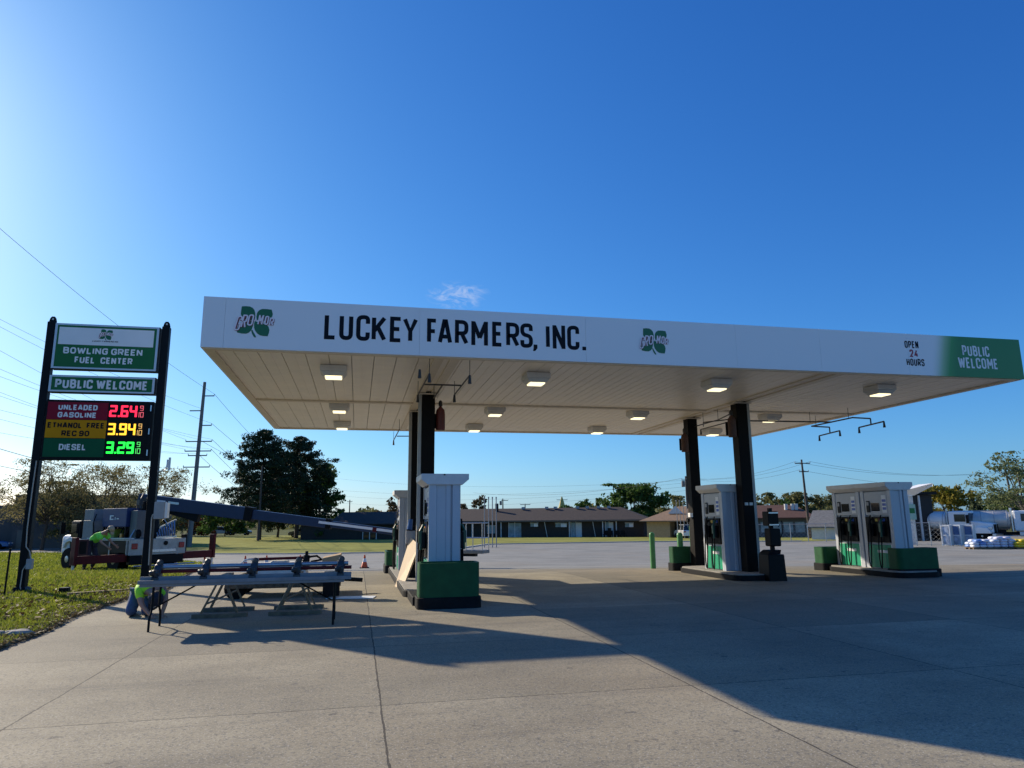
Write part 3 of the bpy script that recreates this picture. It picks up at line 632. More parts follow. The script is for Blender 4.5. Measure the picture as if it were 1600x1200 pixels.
# ------------------------------------------------------------------ dispensers
def dispenser(label, loc, L=1.1, w=.58, mirror=False):
    t = thing('fuel_dispenser', label, 'fuel pump', loc, 'fuel pumps on the islands'); h = L/2; H = 1.97
    for s in (-1, 1):
        y0, y1 = (s*h, s*(h-.09)); ye = s*h
        prof = [(-w/2, 0), (-w/2+.13, 0), (-w/2+.15, .03), (-w/2+.30, .03), (-w/2+.32, .008), (w/2-.19, .008), (w/2-.185, .05), (w/2-.155, .05), (w/2-.15, 0), (w/2-.02, 0), (w/2, .03), (w/2, .12), (-w/2, .12)]
        MB().prism([(p[0], ye-s*p[1], .0) for p in prof], (0, 0, H)).build('end_panel', SHEET, t, local=True)
    MB().box(-w/2+.05, w/2-.05, -h+.122, h-.122, 0, H-.01).build('cabinet', PANEL, t, local=True)
    for s in (-1, 1):
        x0, x1 = s*(w/2-.048), s*(w/2-.005)
        MB().box(x0, x1, -h+.13, h-.13, .03, .60).build('lower_panel', TEAL, t, bevel=.006, local=True)
        mb = MB(); xt = s*(w/2+.004); mb.box(x0, xt, -h+.122, -h+.15, .01, .62); mb.build('panel_trim', WHITE, t, local=True)
        MB().box(x0, xt, h-.15, h-.122, .01, .62).build('panel_trim', WHITE, t, local=True)
        mid = MB().box(x0, s*(w/2+.02), -h+.16, h-.13, .66, 1.31).build('nozzle_panel', BLACK, t, bevel=.01, local=True)
        MB().box(x0, s*(w/2-.012), -h+.13, h-.13, 1.35, H-.03).build('display_panel', PANEL, t, bevel=.008, local=True)
        MB().box(s*(w/2-.013), s*(w/2-.004), -.12, .18, 1.45, 1.66).build('display_glass', GLASS, t, local=True)
        MB().box(s*(w/2-.013), s*(w/2-.003), -h+.17, -h+.33, 1.40, 1.85).build('price_placard', WHITE, t, local=True)
        for k_ in range(3): MB().box(s*(w/2-.0025), s*(w/2-.001), -h+.185, -h+.315, 1.48+.10*k_, 1.545+.10*k_).build('placard_print', PRINTB, t, local=True)
        for k_, (y_, mk) in enumerate(((-.30, 'b'), (-.17, 'r'), (-.04, 'y'))): MB().box(s*(w/2+.021), s*(w/2+.028), y_, y_+.09, 1.19, 1.26).build('grade_button', {'b': PRINTB, 'r': pm('button_red', (.30, .02, .02), .4), 'y': pm('button_yellow', (.55, .38, .02), .4)}[mk], mid, bevel=.006, local=True)
        cr_ = MB().box(s*(w/2-.013), s*(w/2+.012), .22, .34, 1.42, 1.72).build('card_reader', BLACK, t, bevel=.01, local=True); MB().box(s*(w/2+.0125), s*(w/2+.016), .24, .32, 1.60, 1.69).build('keypad', GREYB, cr_, local=True)
        MB().box(s*(w/2-.006), s*(w/2-.002), -.25, .10, .40, .47).build('warning_label', WHITE, t, local=True)
        for k, yy in enumerate((-.22, .16)):
            xs = s*(w/2+.05)
            bt = MB().box(s*(w/2+.02), s*(w/2+.10), yy-.06, yy+.06, .82, 1.12).build('nozzle_boot', BLACKM, mid, bevel=.02, local=True)
            mb = MB(); mb.tube([(xs+s*.06, yy, .80), (xs+s*.05, yy, 1.0), (xs+s*.07, yy, 1.14), (xs+s*.02, yy, 1.24), (xs-s*.02, yy, 1.25)], .028, 8); mb.box(xs+s*.03, xs+s*.10, yy-.035, yy+.035, .92, 1.14)
            mb.build('nozzle', RUBBER if k else pm('nozzle_green', (.01, .07, .04), .4), mid, smooth=False, local=True)
            mb = MB(); x_ = s*(w/2+.06); pts = []
            for j in range(19):
                u = j/18; yy2 = yy+.12*math.sin(u*math.pi)+.06*u; zz = 1.35-(1.35-.02)*math.sin(min(1, u*1.25)*math.pi/2)**1.5 if u < .8 else .02+(.80-.02)*((u-.8)/.2)**1.3
                pts.append((x_+s*.05*math.sin(u*math.pi), yy2, zz))
            mb.tube(pts, .017, 6); mb.build('hose', RUBBER, mid, local=True)
    # cap flares out over both service sides, its lower edge bowed
    mb = MB(); ny = 10; rings = []
    for i in range(ny+1):
        y = -h-.03+(L+.06)*i/ny; bow = .035*math.sin(math.pi*i/ny)
        rings.append([(-w/2-.03, y, H), (-w/2-.15, y, H+.10-bow*.6), (-w/2-.15, y, H+.20), (w/2+.15, y, H+.20), (w/2+.15, y, H+.10-bow*.6), (w/2+.03, y, H)])
    vs = [p for r_ in rings for p in r_]; fs = [tuple(range(5, -1, -1)), tuple(range(ny*6, ny*6+6))]
    for i in range(ny):
        for j in range(6): fs.append((i*6+j, i*6+(j+1) % 6, (i+1)*6+(j+1) % 6, (i+1)*6+j))
    mb.add(vs, fs); mb.build('cap', CAPW, t, bevel=.008, local=True)
    mb = MB(); mb.box(-.03, .0, -h-.042, -h-.031, H+.17, H+.195); mb.build('cap_latch', BLACK, t, local=True)
    return t
d0 = dispenser('white and grey pump behind the large dark green guard, nearest of all', (1.56, 13.5, ISL-.0))
plinth = MB().box(1.0, 2.16, 12.96, 14.24, -.05, ISL).build('pump_island', KERBBLK, bevel=.012)
tag(plinth, 'black plinth under the nearest pump', 'pump island', 'kerbed islands under the pumps')
dup(d0, loc=(1.42, 20.3, ISL-.02), label='grey pump behind the left columns, beside the leaning plywood')
dup(d0, loc=(9.36, 17.15, ISL+.0), label='pump standing between the two dark right columns')
dup(d0, loc=(13.40, 16.02, ISL), label='right pump of the close pair, with blue and white placard')
dup(d0, loc=(13.40, 17.18, ISL), label='left pump of the close pair, farther from the lettered front')
for o_ in [q_ for q_ in COL.objects if q_.name.startswith('fuel_dispenser.')][1:]: o_.scale = (.92, 1, 1)
# ------------------------------------------------------------------ grass on the lawn by the sign
def inside(poly, x, y):
    c = np.zeros(x.shape, bool); n = len(poly)
    for i in range(n):
        x0, y0 = poly[i]; x1, y1 = poly[(i+1) % n]
        k = ((y0 > y) != (y1 > y)) & (x < (x1-x0)*(y-y0)/((y1-y0) or 1e-9)+x0); c ^= k
    return c
def cards(name, centers, nrm, size, m, parent=None, aspect=1.6, kind=None, tri=False):
    """leaf faces at centers, each facing nrm"""
    n = len(centers); rr = RNG.normal(size=(n, 3)); u = np.cross(nrm, rr); u /= np.linalg.norm(u, axis=1)[:, None]+1e-9
    w = np.cross(nrm, u); w /= np.linalg.norm(w, axis=1)[:, None]+1e-9
    a = u*(size*aspect)[:, None]*.5; b = w*size[:, None]*.5
    og = ORG.get(parent.name, Vector()) if parent is not None else Vector(); C = centers-np.array(og)
    vs = np.stack([C-a, C+b*.9, C+a, C-b*.9], 1).reshape(-1, 3)
    me = bpy.data.meshes.new(name); me.vertices.add(4*n); me.vertices.foreach_set('co', vs.astype(np.float32).ravel())
    me.loops.add(4*n); me.loops.foreach_set('vertex_index', np.arange(4*n, dtype=np.int32)); me.polygons.add(n)
    me.polygons.foreach_set('loop_start', np.arange(0, 4*n, 4, dtype=np.int32)); me.polygons.foreach_set('loop_total', np.full(n, 4, np.int32))
    me.update(); me.validate(); me.materials.append(m); o = bpy.data.objects.new(name, me); COL.objects.link(o)
    if parent is not None: o.parent = parent
    ORG[o.name] = og
    if kind: o['kind'] = kind
    return o
GRASS_G = leafmat('grass_blade', (.10, .15, .016), (.29, .31, .04), .5, .6)
GRASS_Y = leafmat('grass_dry', (.24, .19, .07), (.34, .28, .10), .35, .8)
def grass(name, label, n, x0, x1, y0, y1, poly, hgt, m, grow=1.6, patch=None):
    y = y0+(y1-y0)*RNG.random(n)**grow; x = x1-np.minimum(x1-x0, 2.5+(y-6)*.62)*RNG.random(n)
    k = inside(poly, x, y)
    if patch is not None:
        f = np.sin(x*1.7+y*.9)+np.sin(x*.63-y*1.3+1)+RNG.normal(size=n)*.7; k &= f > patch
    x, y = x[k], y[k]; n = len(x); z = np.interp(FX*x+FY*y, TS, TZ)+.025
    h = hgt*(.5+RNG.random(n))*(1+.03*np.maximum(0, y-12)); ang = RNG.random(n)*2*np.pi; w = .007+.0016*np.maximum(0, y-9)
    dx, dy = np.cos(ang)*w, np.sin(ang)*w; lx, ly = RNG.normal(size=n)*h*.55, RNG.normal(size=n)*h*.55
    vs = np.stack([np.stack([x-dx, y-dy, z], 1), np.stack([x+dx, y+dy, z], 1), np.stack([x+lx, y+ly, z+h], 1)], 1).reshape(-1, 3)
    me = bpy.data.meshes.new(name); me.vertices.add(3*n); me.vertices.foreach_set('co', vs.astype(np.float32).ravel()); me.loops.add(3*n)
    me.loops.foreach_set('vertex_index', np.arange(3*n, dtype=np.int32)); me.polygons.add(n); me.polygons.foreach_set('loop_start', np.arange(0, 3*n, 3, dtype=np.int32))
    me.polygons.foreach_set('loop_total', np.full(n, 3, np.int32)); me.update(); me.materials.append(m)
    o = bpy.data.objects.new(name, me); COL.objects.link(o); tag(o, label, 'grass', None, 'stuff'); return o
LEDGE = [(p[0]+(.07*math.sin(i*2.3)), p[1]) for i, p in enumerate(LAWN)]
grass('grass', 'green grass of the lawn around the price sign', 230000, -34, -3.8, 8.0, 67, [(p[0]+.06, p[1]) for p in LAWN], .055, GRASS_G, 2.1)
grass('dry_grass', 'dry yellow grass patches along the pavement edge', 26000, -11.5, -3.8, 8.0, 34, [(p[0]+.08, p[1]) for p in LAWN], .05, GRASS_Y, 1.5, .9)
n_ = 9000; yy = 8.5+17*RNG.random(n_)**1.2; ex = np.interp(yy, [p[1] for p in LAWN[:12]], [p[0] for p in LAWN[:12]]); xx = ex+.12-np.abs(RNG.normal(size=n_))*.28*(.6+.5*np.sin(yy*3.1)**2)
cards('edge_litter', np.stack([xx, yy, np.interp(FX*xx+FY*yy, TS, TZ)+.035+.03*RNG.random(n_)], 1), np.array([0, 0, 1])+RNG.normal(size=(n_, 3))*.6, .022+.03*RNG.random(n_), leafmat('litter', (.10, .065, .03), (.30, .23, .11), .15), kind='stuff')
tag(bpy.data.objects['edge_litter'], 'brown dry thatch and litter along the edge of the lawn', 'litter')
n_ = 1500; xx = -8.5+4.2*RNG.random(n_)**.7; yy = 12.5+RNG.random(n_)*7; kk = inside(LAWN, xx, yy); xx, yy = xx[kk], yy[kk]
cards('fallen_leaves', np.stack([xx, yy, np.interp(FX*xx+FY*yy, TS, TZ)+.05+.03*RNG.random(len(xx))], 1), np.array([0, 0, 1])+RNG.normal(size=(len(xx), 3))*.4, .05+.04*RNG.random(len(xx)), leafmat('fallen_leaf', (.10, .05, .02), (.22, .13, .05), .1), kind='stuff')
tag(bpy.data.objects['fallen_leaves'], 'brown fallen leaves scattered on the grass by the pavement', 'leaves')
mb = MB(); mb.add([(-5.1, 13.3, .05), (-4.55, 13.6, .05), (-4.7, 14.0, .055), (-5.2, 13.75, .05)], [(0, 1, 2, 3)]); mb.prism([(-5.15, 13.3, .03), (-4.6, 13.55, .03), (-4.7, 13.95, .03), (-5.2, 13.7, .03)], (0, 0, .035))
mb = MB().prism([(-5.1, 13.35, .02), (-4.85, 13.45, .02), (-4.9, 13.75, .02), (-5.15, 13.65, .02)], (0, 0, .03)); tag(mb.build('utility_cover', pm('cover_grey', (.11, .105, .095), .9, var=.3), bevel=.01), 'flat grey cover slab set in the grass near the pavement', 'cover')
p = G(18, 997); mb = MB()
for k in range(5): mb.ball((p.x+random.uniform(-.25, .25), p.y+random.uniform(-.12, .12), .05), random.uniform(.08, .2), .09, .06, 8, 5)
tag(mb.build('broken_stone', CONCB), 'pale broken stone lying in the grass at the frame edge', 'stone')
a, b = G(105, 934), G(205, 926)
tag(MB().beam((a.x, a.y, .06), (b.x, b.y, .05), .10, .07).build('edging_board', WOOD), 'long weathered board lying in the grass behind the black box', 'board')

# ------------------------------------------------------------------ folding table with rails and clamps
TY0, TY1, TZT = 10.95, 11.65, .665
tab = thing('folding_table', 'long folding table with black bent legs on the pavement', 'table', (-1.5, 11.3, 0))
MB().box(-2.93, -.16, TY0, TY1, TZT-.05, TZT-.01).build('table_top', pm('table_grey', (.22, .23, .25), .5), tab, bevel=.008)
for xc, sd in ((-2.78, 1), (-.30, -1)):
    for yy in (TY0+.06, TY1-.06):
        s_ = 1 if yy < 11.3 else -1
        lg = MB().tube([(xc, yy+.10*s_, TZT-.05), (xc, yy+.10*s_, .34), (xc, yy+.085*s_, .29), (xc, yy+.02*s_, .22), (xc, yy, .16), (xc, yy, 0)], .017, 8).build('leg', BLACKM, tab)
    MB().tube([(xc, TY0+.17, .31), (xc, TY1-.17, .31)], .014, 6).build('leg_crossbar', BLACKM, tab)
    MB().tube([(xc, 11.3, .31), (xc+sd*.55, 11.3, TZT-.05)], .012, 6).build('leg_brace', BLACKM, tab)
mb = MB(); y0 = 10.93; x0, x1 = -2.95, -.06
prof = [(y0, .655), (y0, .705), (y0+.05, .705), (y0+.055, .678), (y0+.11, .678), (y0+.115, .750), (y0+.16, .750), (y0+.165, .678), (y0+.24, .678), (y0+.24, .655)]
mb.prism([(x0, p[0], p[1]) for p in prof], (x1-x0, 0, 0)); rail = mb.build('aluminium_channel', pm('dull_aluminium', (.20, .215, .24), .55, .3, var=.2, scale=4, streak=8)); tag(rail, 'long aluminium channel lying along the front of the table', 'metal channel')
tag(MB().tube([(x0+.14, 11.24, .868), (x1-.05, 11.24, .868)], .030, 10).build('clamp_pipe', pm('pipe_bluegrey', (.30, .33, .38), .35, .7)), 'upper grey blue pipe held by clamps above the table', 'pipe', None)
tag(MB().tube([(x0+.14, 11.18, .812), (x1+.0, 11.18, .812)], .026, 10).build('clamp_pipe', REDP), 'lower dark red pipe held by clamps above the table', 'pipe', None)
tag(MB().box(x0+.4, x1-.3, 11.3, 11.55, .66, .70).build('aluminium_bar', ALU, bevel=.005), 'flat aluminium bar lying behind the channel on the table', 'metal bar')
IRON = pm('cast_iron', (.07, .075, .08), .5, .6, var=.3, scale=20, bump=.2, bscale=60)
where = ('leftmost', 'second from the left', 'middle', 'second from the right', 'rightmost')
for i, xc in enumerate((-2.76, -2.12, -1.46, -.84, -.22)):
    t = thing('pipe_clamp', 'grey iron pipe clamp on the table rails, %s of five' % where[i], 'clamp', (xc, 11.15, .66), 'pipe clamps on the table rails')
    MB().prism([(xc-.05, 11.02, .68), (xc-.05, 11.20, .68), (xc-.05, 11.28, .78), (xc-.05, 11.29, .89), (xc-.05, 11.24, .925), (xc-.05, 11.17, .90), (xc-.05, 11.10, .80), (xc-.05, 11.02, .73)], (.10, 0, 0)).build('clamp_body', IRON, t, bevel=.018)
    MB().tube([(xc+.0, 11.08, .72), (xc+.02, 11.0, .76), (xc-.01, 10.95, .84)], .018, 8).build('clamp_screw', IRON, t)
    MB().tube([(xc-.06, 10.95, .80+.02*(i % 3)), (xc+.07, 10.96, .85)], .008, 6).build('clamp_handle', IRON, t)
    MB().lathe([(.03, -.03), (.048, 0), (.03, .03)], (xc+.01, 11.22, .93), 10, 'y').build('clamp_jaw', IRON, t)
    MB().lathe([(.03, -.06), (.042, -.04), (.042, .04), (.03, .06)], (xc-.02, 11.06, .80), 10, 'x').build('clamp_collar', IRON, t)
def sawhorse(xc, yc, label, board):
    t = thing('sawhorse', label, 'sawhorse', (xc, yc, 0), 'wooden sawhorses under the table')
    MB().box(xc-.06, xc+.06, yc-.42, yc+.42, .59, .645).build('top_beam', WOOD, t)
    for sy in (-1, 1):
        for sx in (-1, 1): MB().beam((xc+sx*.03, yc+sy*.34, .61), (xc+sx*.27, yc+sy*.40, .08), .045, .03).build('leg', WOOD, t)
        
    MB().beam((xc-.20, yc-.37, .22), (xc+.15, yc+.36, .36), .03, .02).build('brace', WOOD, t)
    for k, sy in enumerate((-1, 1)):
        yb = yc+sy*.40
        mb = MB(); mb.prism([(xc-.40, yb-.06, 0), (xc+.05, yb-.11, 0), (xc+.42, yb-.05, 0), (xc+.43, yb+.05, 0), (xc-.02, yb+.10, 0), (xc-.38, yb+.06, 0)], (0, 0, .075))
        tag(mb.build('foot_board', board, bevel=.01), ('near ' if sy < 0 else 'far ')+'thick board under the feet of the '+label.split(' ')[0]+' sawhorse', 'board', 'thick boards under the sawhorses')
BOARD = pm('weathered_board', (.17, .13, .085), .9, var=.4, scale=8, bump=.4)
sawhorse(-2.10, 12.75, 'left wooden sawhorse behind the table legs', BOARD)
sawhorse(-.95, 12.75, 'right wooden sawhorse in front of the low trailer', BOARD)

# ------------------------------------------------------------------ low trailer behind the table with its load
TRL = thing('flatbed_trailer', 'low flatbed trailer with worn deck boards behind the table', 'trailer', (-1.4, 15.6, 0))
MB().box(-2.42, -.30, 15.0, 16.6, .27, .36).build('deck', pm('worn_deck', (.16, .13, .10), .9, var=.5, scale=7, bump=.6), TRL)
MB().box(-2.46, -.28, 14.93, 14.99, .22, .34).build('side_rail', pm('rusty_rail', (.13, .09, .055), .85, var=.7, scale=10, bump=.8), TRL)
MB().box(-2.3, -.4, 15.3, 15.5, .18, .27).build('frame', BLACKM, TRL)
for xc, yc in ((-2.30, 15.2), (-2.30, 16.45)):
    w_ = MB().lathe([(.09, -.12), (.19, -.12), (.21, -.08), (.21, .08), (.19, .12), (.09, .12)], (xc, yc, .21), 20, 'y').build('wheel', RUBBER, TRL, smooth=True)
    MB().lathe([(.02, -.125), (.09, -.123), (.09, .123), (.02, .125)], (xc, yc, .21), 14, 'y').build('rim', BLACKM, w_)
MB().box(-.62, -.30, 14.72, 15.12, .05, .50).build('tool_box', BLACK, TRL, bevel=.02)
MB().beam((-.28, 15.7, .30), (.15, 15.75, .26), .08, .08).build('tongue', BLACKM, TRL)
mb = MB().beam((-2.05, 15.3, .75), (-.95, 15.25, .77), .06, .055); tag(mb.build('red_pole', REDP, bevel=.006), 'dark red steel pole resting on the trailer load', 'pole')
for k, (xa, xb, zz) in enumerate(((-2.1, -1.6, .55), (-1.75, -1.3, .60), (-1.45, -.95, .56))):
    mb = MB().taper(((xa+xb)/2, 15.5, .365), ((xa+xb)/2, 15.5, zz+.12), xb-xa, .6, (xb-xa)*.75, .5, up=(0, 1, 0))
    tag(mb.build('covered_bundle', WHITE_D, bevel=.05), ('left', 'middle', 'right')[k]+' pale wrapped bundle lying on the trailer under the red pole', 'bundle', 'wrapped bundles on the trailer')
mb = MB().tube([(-1.05, 15.2, .70), (-.9, 15.15, .79), (-.78, 15.2, .80), (-.68, 15.3, .72), (-.9, 15.4, .68)], .022, 7); tag(mb.build('hose_loop', RUBBER), 'black hose looped on the trailer load', 'hose')
mb = MB(); mb.cyl((-.98, 15.2, .60), (-.98, 15.2, .82), .07, .06, 10); mb.cyl((-.98, 15.2, .82), (-.98, 15.2, .90), .035, .03, 8); tag(mb.build('bottle_jack', BLACKM), 'small black jack standing on the trailer load', 'jack')
mb = MB(); mb.prism([(-.66, 15.0, .60), (-.30, 15.0, .67), (-.29, 15.35, .69), (-.64, 15.35, .62)], (0, 0, .16)); tag(mb.build('cardboard_box', pm('cardboard', (.40, .28, .17), .85, var=.1), bevel=.006), 'tan cardboard box on the right end of the trailer', 'cardboard box')
mb = MB().tube([(-2.3, 15.2, .62), (-2.18, 15.2, .73), (-2.1, 15.2, .76), (-1.9, 15.2, .76)], .018, 7); tag(mb.build('bent_pipe', SIGNF), 'thin bent pale pipe at the left end of the trailer load', 'pipe')
mb = MB().prism([(-.55, 14.55, .014), (.35, 14.35, .014), (.42, 14.75, .014), (-.5, 14.95, .014)], (0, 0, .012)); tag(mb.build('white_sheet', WHITE), 'flat white panel lying on the pavement beside the trailer', 'panel')
# plywood leaning on the front left column
mb = MB(); y0 = 15.15; vs = [(.86, 15.35, .02), (1.06, 14.9, .02), (1.46, 15.75, 1.06), (1.30, 16.15, 1.06)]
mb.add(vs+[(v[0]+.018, v[1]+.012, v[2]-.012) for v in vs], [(0, 1, 2, 3), (7, 6, 5, 4), (0, 4, 5, 1), (1, 5, 6, 2), (2, 6, 7, 3), (3, 7, 4, 0)])
mb = MB(); pa, pb, pc, pd = PS(616, 919, 16.6), PS(628, 921, 16.0), PS(655, 852, 16.4), PS(641, 839, 17.0)
vs = [pa, pb, pc, pd]; mb.add(vs+[Vector(v)+Vector((.03, .03, -.02)) for v in vs], [(0, 1, 2, 3), (7, 6, 5, 4), (0, 4, 5, 1), (1, 5, 6, 2), (2, 6, 7, 3), (3, 7, 4, 0)])
tag(mb.build('plywood_sheet', PLY), 'pale plywood sheet leaning against the left island', 'plywood')
t = thing('windshield_station', 'dark squeegee station behind the leaning plywood', 'squeegee station', (1.28, 17.3, ISL))
MB().box(1.16, 1.42, 17.2, 17.45, ISL, 1.35).build('station_body', BLACKM, t, bevel=.02); MB().cyl((1.22, 17.12, 1.28), (1.25, 17.12, 1.52), .07, .05, 10).build('blue_bottle', pm('blue_plastic', (.05, .12, .30), .3), t)
MB().box(1.14, 1.36, 17.1, 17.19, .95, 1.25).build('towel_box', GREYB, t, bevel=.01)
t = thing('waste_station', 'black waste bin station in front of the front right column', 'waste bin', (9.72, 15.5, 0))
MB().taper((9.68, 15.48, 0), (9.68, 15.48, .62), .46, .46, .42, .44, up=(0, 1, 0)).build('bin', BLACK, t, bevel=.02); MB().prism([(9.47, 15.26, .625), (9.47, 15.70, .625), (9.55, 15.62, .72), (9.55, 15.34, .72)], (.32, 0, 0)).build('bin_lid', BLACK, t, bevel=.01)
MB().box(9.62, 9.90, 15.35, 15.62, .80, 1.22).build('washer_bucket', BLACK, t, bevel=.03)
MB().box(9.60, 9.88, 15.36, 15.62, 1.28, 1.62).build('towel_dispenser', BLACK, t, bevel=.02)
for zz in (1.57, 1.29): MB().box(9.615, 9.865, 15.345, 15.358, zz, zz+.03).build('silver_strip', ALU, t)
MB().box(9.70, 9.78, 15.46, 15.54, .72, 1.7).build('station_pole', BLACKM, t)
MB().tube([(9.88, 15.4, 1.25), (9.98, 15.4, 1.4), (9.97, 15.4, 1.1), (9.90, 15.4, .98)], .012, 6).build('squeegee', BLACK, t)
[MB().box(xa, xa+.09, 16.135, 16.148, 1.78, 1.85).build('notice_plate', WHITE_D, t) for xa in (9.47, 9.60)]
# bollards
for k, (px, py, top) in enumerate(((1021, 889, .98), (1065, 892, 1.0))):
    p = G(px, py); b = MB().cyl((p.x, p.y, -.1), (p.x, p.y, top), .085, n=16); b.lathe([(.085, top), (.07, top+.04), (.03, top+.06)], (p.x, p.y, 0), 16)
    tag(b.build('bollard', GREEN_B, smooth=True), ('free standing green bollard left of the right columns', 'green bollard against the guard box by the rear right column')[k], 'bollard', 'green steel bollards')
p = ON(1081, 21.5); b = MB().box(p.x-.06, p.x+.06, p.y-.06, p.y+.06, -.05, 1.25); tag(b.build('pay_post', GREEN_B, bevel=.01), 'light green square post left of the rear right column', 'post')
p = ON(1092, 19.6); t = thing('payphone_lamp', 'small white fixture on the rear right column', 'fixture', (9.40, 18.93, 1.55)); MB().box(9.36, 9.449, 18.95, 19.1, 1.5, 1.62).build('fixture_body', WHITE, t, bevel=.01); MB().lathe([(.06, -.03), (.065, 0), (.06, .04)], (9.30, 19.0, 1.42), 12, 'x').build('fixture_lens', BLACK, t)
# little things on the paving
def drain(px, py): pass

# ------------------------------------------------------------------ people
def skin(name, joints, edges, m, parent, sub=2):
    ks = list(joints); idx = {k: i for i, k in enumerate(ks)}
    me = bpy.data.meshes.new(name); me.from_pydata([joints[k][:3] for k in ks], [(idx[a], idx[b]) for a, b in edges], []); o = bpy.data.objects.new(name, me); COL.objects.link(o)
    md = o.modifiers.new('skin', 'SKIN'); md.use_smooth_shade = True; md.branch_smoothing = .6
    if not me.skin_vertices: me.attributes.new('skin', 'FLOAT', 'POINT') if False else None
    if not me.skin_vertices:
        bm = bmesh.new(); bm.from_mesh(me); bm.verts.layers.skin.verify(); bm.to_mesh(me); bm.free()
    L = me.skin_vertices[0].data
    for k in ks:
        r = joints[k][3]; L[idx[k]].radius = (r, joints[k][4] if len(joints[k]) > 4 else r); L[idx[k]].use_root = (idx[k] == 0)
    sb = o.modifiers.new('sub', 'SUBSURF'); sb.levels = sub; sb.render_levels = sub
    me.materials.append(m); o.parent = parent; ORG[o.name] = Vector(); return o
SKINM = pm('skin', (.42, .23, .16), .55, var=.06); HIVIS = pm('hivis_shirt', (.42, .88, .03), .7, var=.08, scale=9, bump=.3, bscale=14); HIVIS2 = pm('hivis_green_shirt', (.26, .90, .08), .7, var=.08, scale=9, bump=.3, bscale=14)
JEAN = pm('blue_jeans', (.05, .09, .19), .85, var=.25, scale=14, bump=.3, bscale=30); JEAND = pm('dark_jeans', (.022, .032, .055), .85, var=.25, scale=14, bump=.3, bscale=30)
NAVYCAP = pm('navy_cap', (.012, .018, .035), .8); TANCAP = pm('tan_cap', (.50, .36, .22), .7); BOOT = pm('boots', (.03, .02, .015), .7, var=.3); HAIR = pm('brown_hair', (.05, .03, .018), .8)
def person(label, loc, rz, J, shirt, trousers, cap, hand_dirs, bulk=1.):
    """J: joint positions (m). One continuous body; clothes, cap, boots are children."""
    t = thing('person', label, 'person', loc, None, rz)
    P = {k: Vector(v) for k, v in J.items()}
    b = {'pelvis': (*P['pelvis'], .13, .11), 'spine': (*P['spine'], .125, .10), 'chest': (*P['chest'], .145, .11), 'neckb': (*P['neck'], .06), 'headb': (*(P['neck'].lerp(P['head'], .45)), .075, .085), 'head': (*P['head'], .085, .10), 'headt': (*(P['head']+(P['head']-P['neck']).normalized()*.09), .055, .06)}
    e = [('pelvis', 'spine'), ('spine', 'chest'), ('chest', 'neckb'), ('neckb', 'headb'), ('headb', 'head'), ('head', 'headt')]
    for s in 'lr':
        b['sh'+s] = (*P['sh'+s], .062); b['el'+s] = (*P['el'+s], .043); b['wr'+s] = (*P['wr'+s], .028); e += [('chest', 'sh'+s), ('sh'+s, 'el'+s), ('el'+s, 'wr'+s)]
        b['hip'+s] = (*P['hip'+s], .095); b['kn'+s] = (*P['kn'+s], .062); b['an'+s] = (*P['an'+s], .042); b['to'+s] = (*P['to'+s], .035); e += [('pelvis', 'hip'+s), ('hip'+s, 'kn'+s), ('kn'+s, 'an'+s), ('an'+s, 'to'+s)]
        hd = Vector(hand_dirs[s]).normalized(); sd = hd.cross(Vector((0, 1, .3))).normalized()
        b['pa'+s] = (*(P['wr'+s]+hd*.055), .036, .018); e += [('wr'+s, 'pa'+s)]
        nd = sd.cross(hd).normalized()
        for f, (off, ln) in enumerate(((-.033, .070), (-.011, .082), (.011, .078), (.033, .062))):
            k0, k1, k2 = 'f%s%da' % (s, f), 'f%s%db' % (s, f), 'f%s%dc' % (s, f); p0 = P['wr'+s]+hd*.09+sd*off
            b[k0] = (*p0, .010); b[k1] = (*(p0+hd*ln*.5+nd*.01), .009); b[k2] = (*(p0+hd*ln*.85+nd*.035), .008); e += [('pa'+s, k0), (k0, k1), (k1, k2)]
        q = P['wr'+s]+hd*.04+sd*.045; b['th'+s+'0'] = (*q, .011); b['th'+s+'1'] = (*(q+hd*.045+sd*.02+nd*.02), .009); e += [('pa'+s, 'th'+s+'0'), ('th'+s+'0', 'th'+s+'1')]
    skin('body', b, e, SKINM, t)
    up = lambda k: P[k]
    sj = {'a': (*(P['pelvis'].lerp(P['spine'], .15)), .165*bulk, .14*bulk), 'b': (*P['spine'], .165*bulk, .14*bulk), 'c': (*P['chest'], .18*bulk, .145*bulk), 'd': (*(P['chest'].lerp(P['neck'], .6)), .10, .09)}; se = [('a', 'b'), ('b', 'c'), ('c', 'd')]
    for s in 'lr':
        sj['s'+s] = (*P['sh'+s], .088*bulk); sj['u'+s] = (*(P['sh'+s].lerp(P['el'+s], .72)), .076*bulk); se += [('c', 's'+s), ('s'+s, 'u'+s)]
    skin('shirt', sj, se, shirt, t)
    tj = {'p': (*P['pelvis'], .16, .14)}; te = []
    for s in 'lr':
        tj['h'+s] = (*P['hip'+s], .115); tj['k'+s] = (*P['kn'+s], .085); tj['a'+s] = (*(P['kn'+s].lerp(P['an'+s], .92)), .068); te += [('p', 'h'+s), ('h'+s, 'k'+s), ('k'+s, 'a'+s)]
    skin('trousers', tj, te, trousers, t)
    for s in 'lr':
        a, c = P['an'+s], P['to'+s]; d = (c-a)
        skin('boot', {'a': (*(a-d*.25), .055), 'b': (*(a+d*.3), .055), 'c': (*(c), .045), 'd': (*(c+d*.18), .035)}, [('a', 'b'), ('b', 'c'), ('c', 'd')], BOOT, t, 1)
    hd = (P['head']-P['neck']).normalized(); fw = Vector(J['face']).normalized(); fw = (fw-hd*fw.dot(hd)).normalized(); rt = hd.cross(fw)
    M = Matrix((rt, fw, hd)).transposed().to_4x4(); M.translation = P['head']
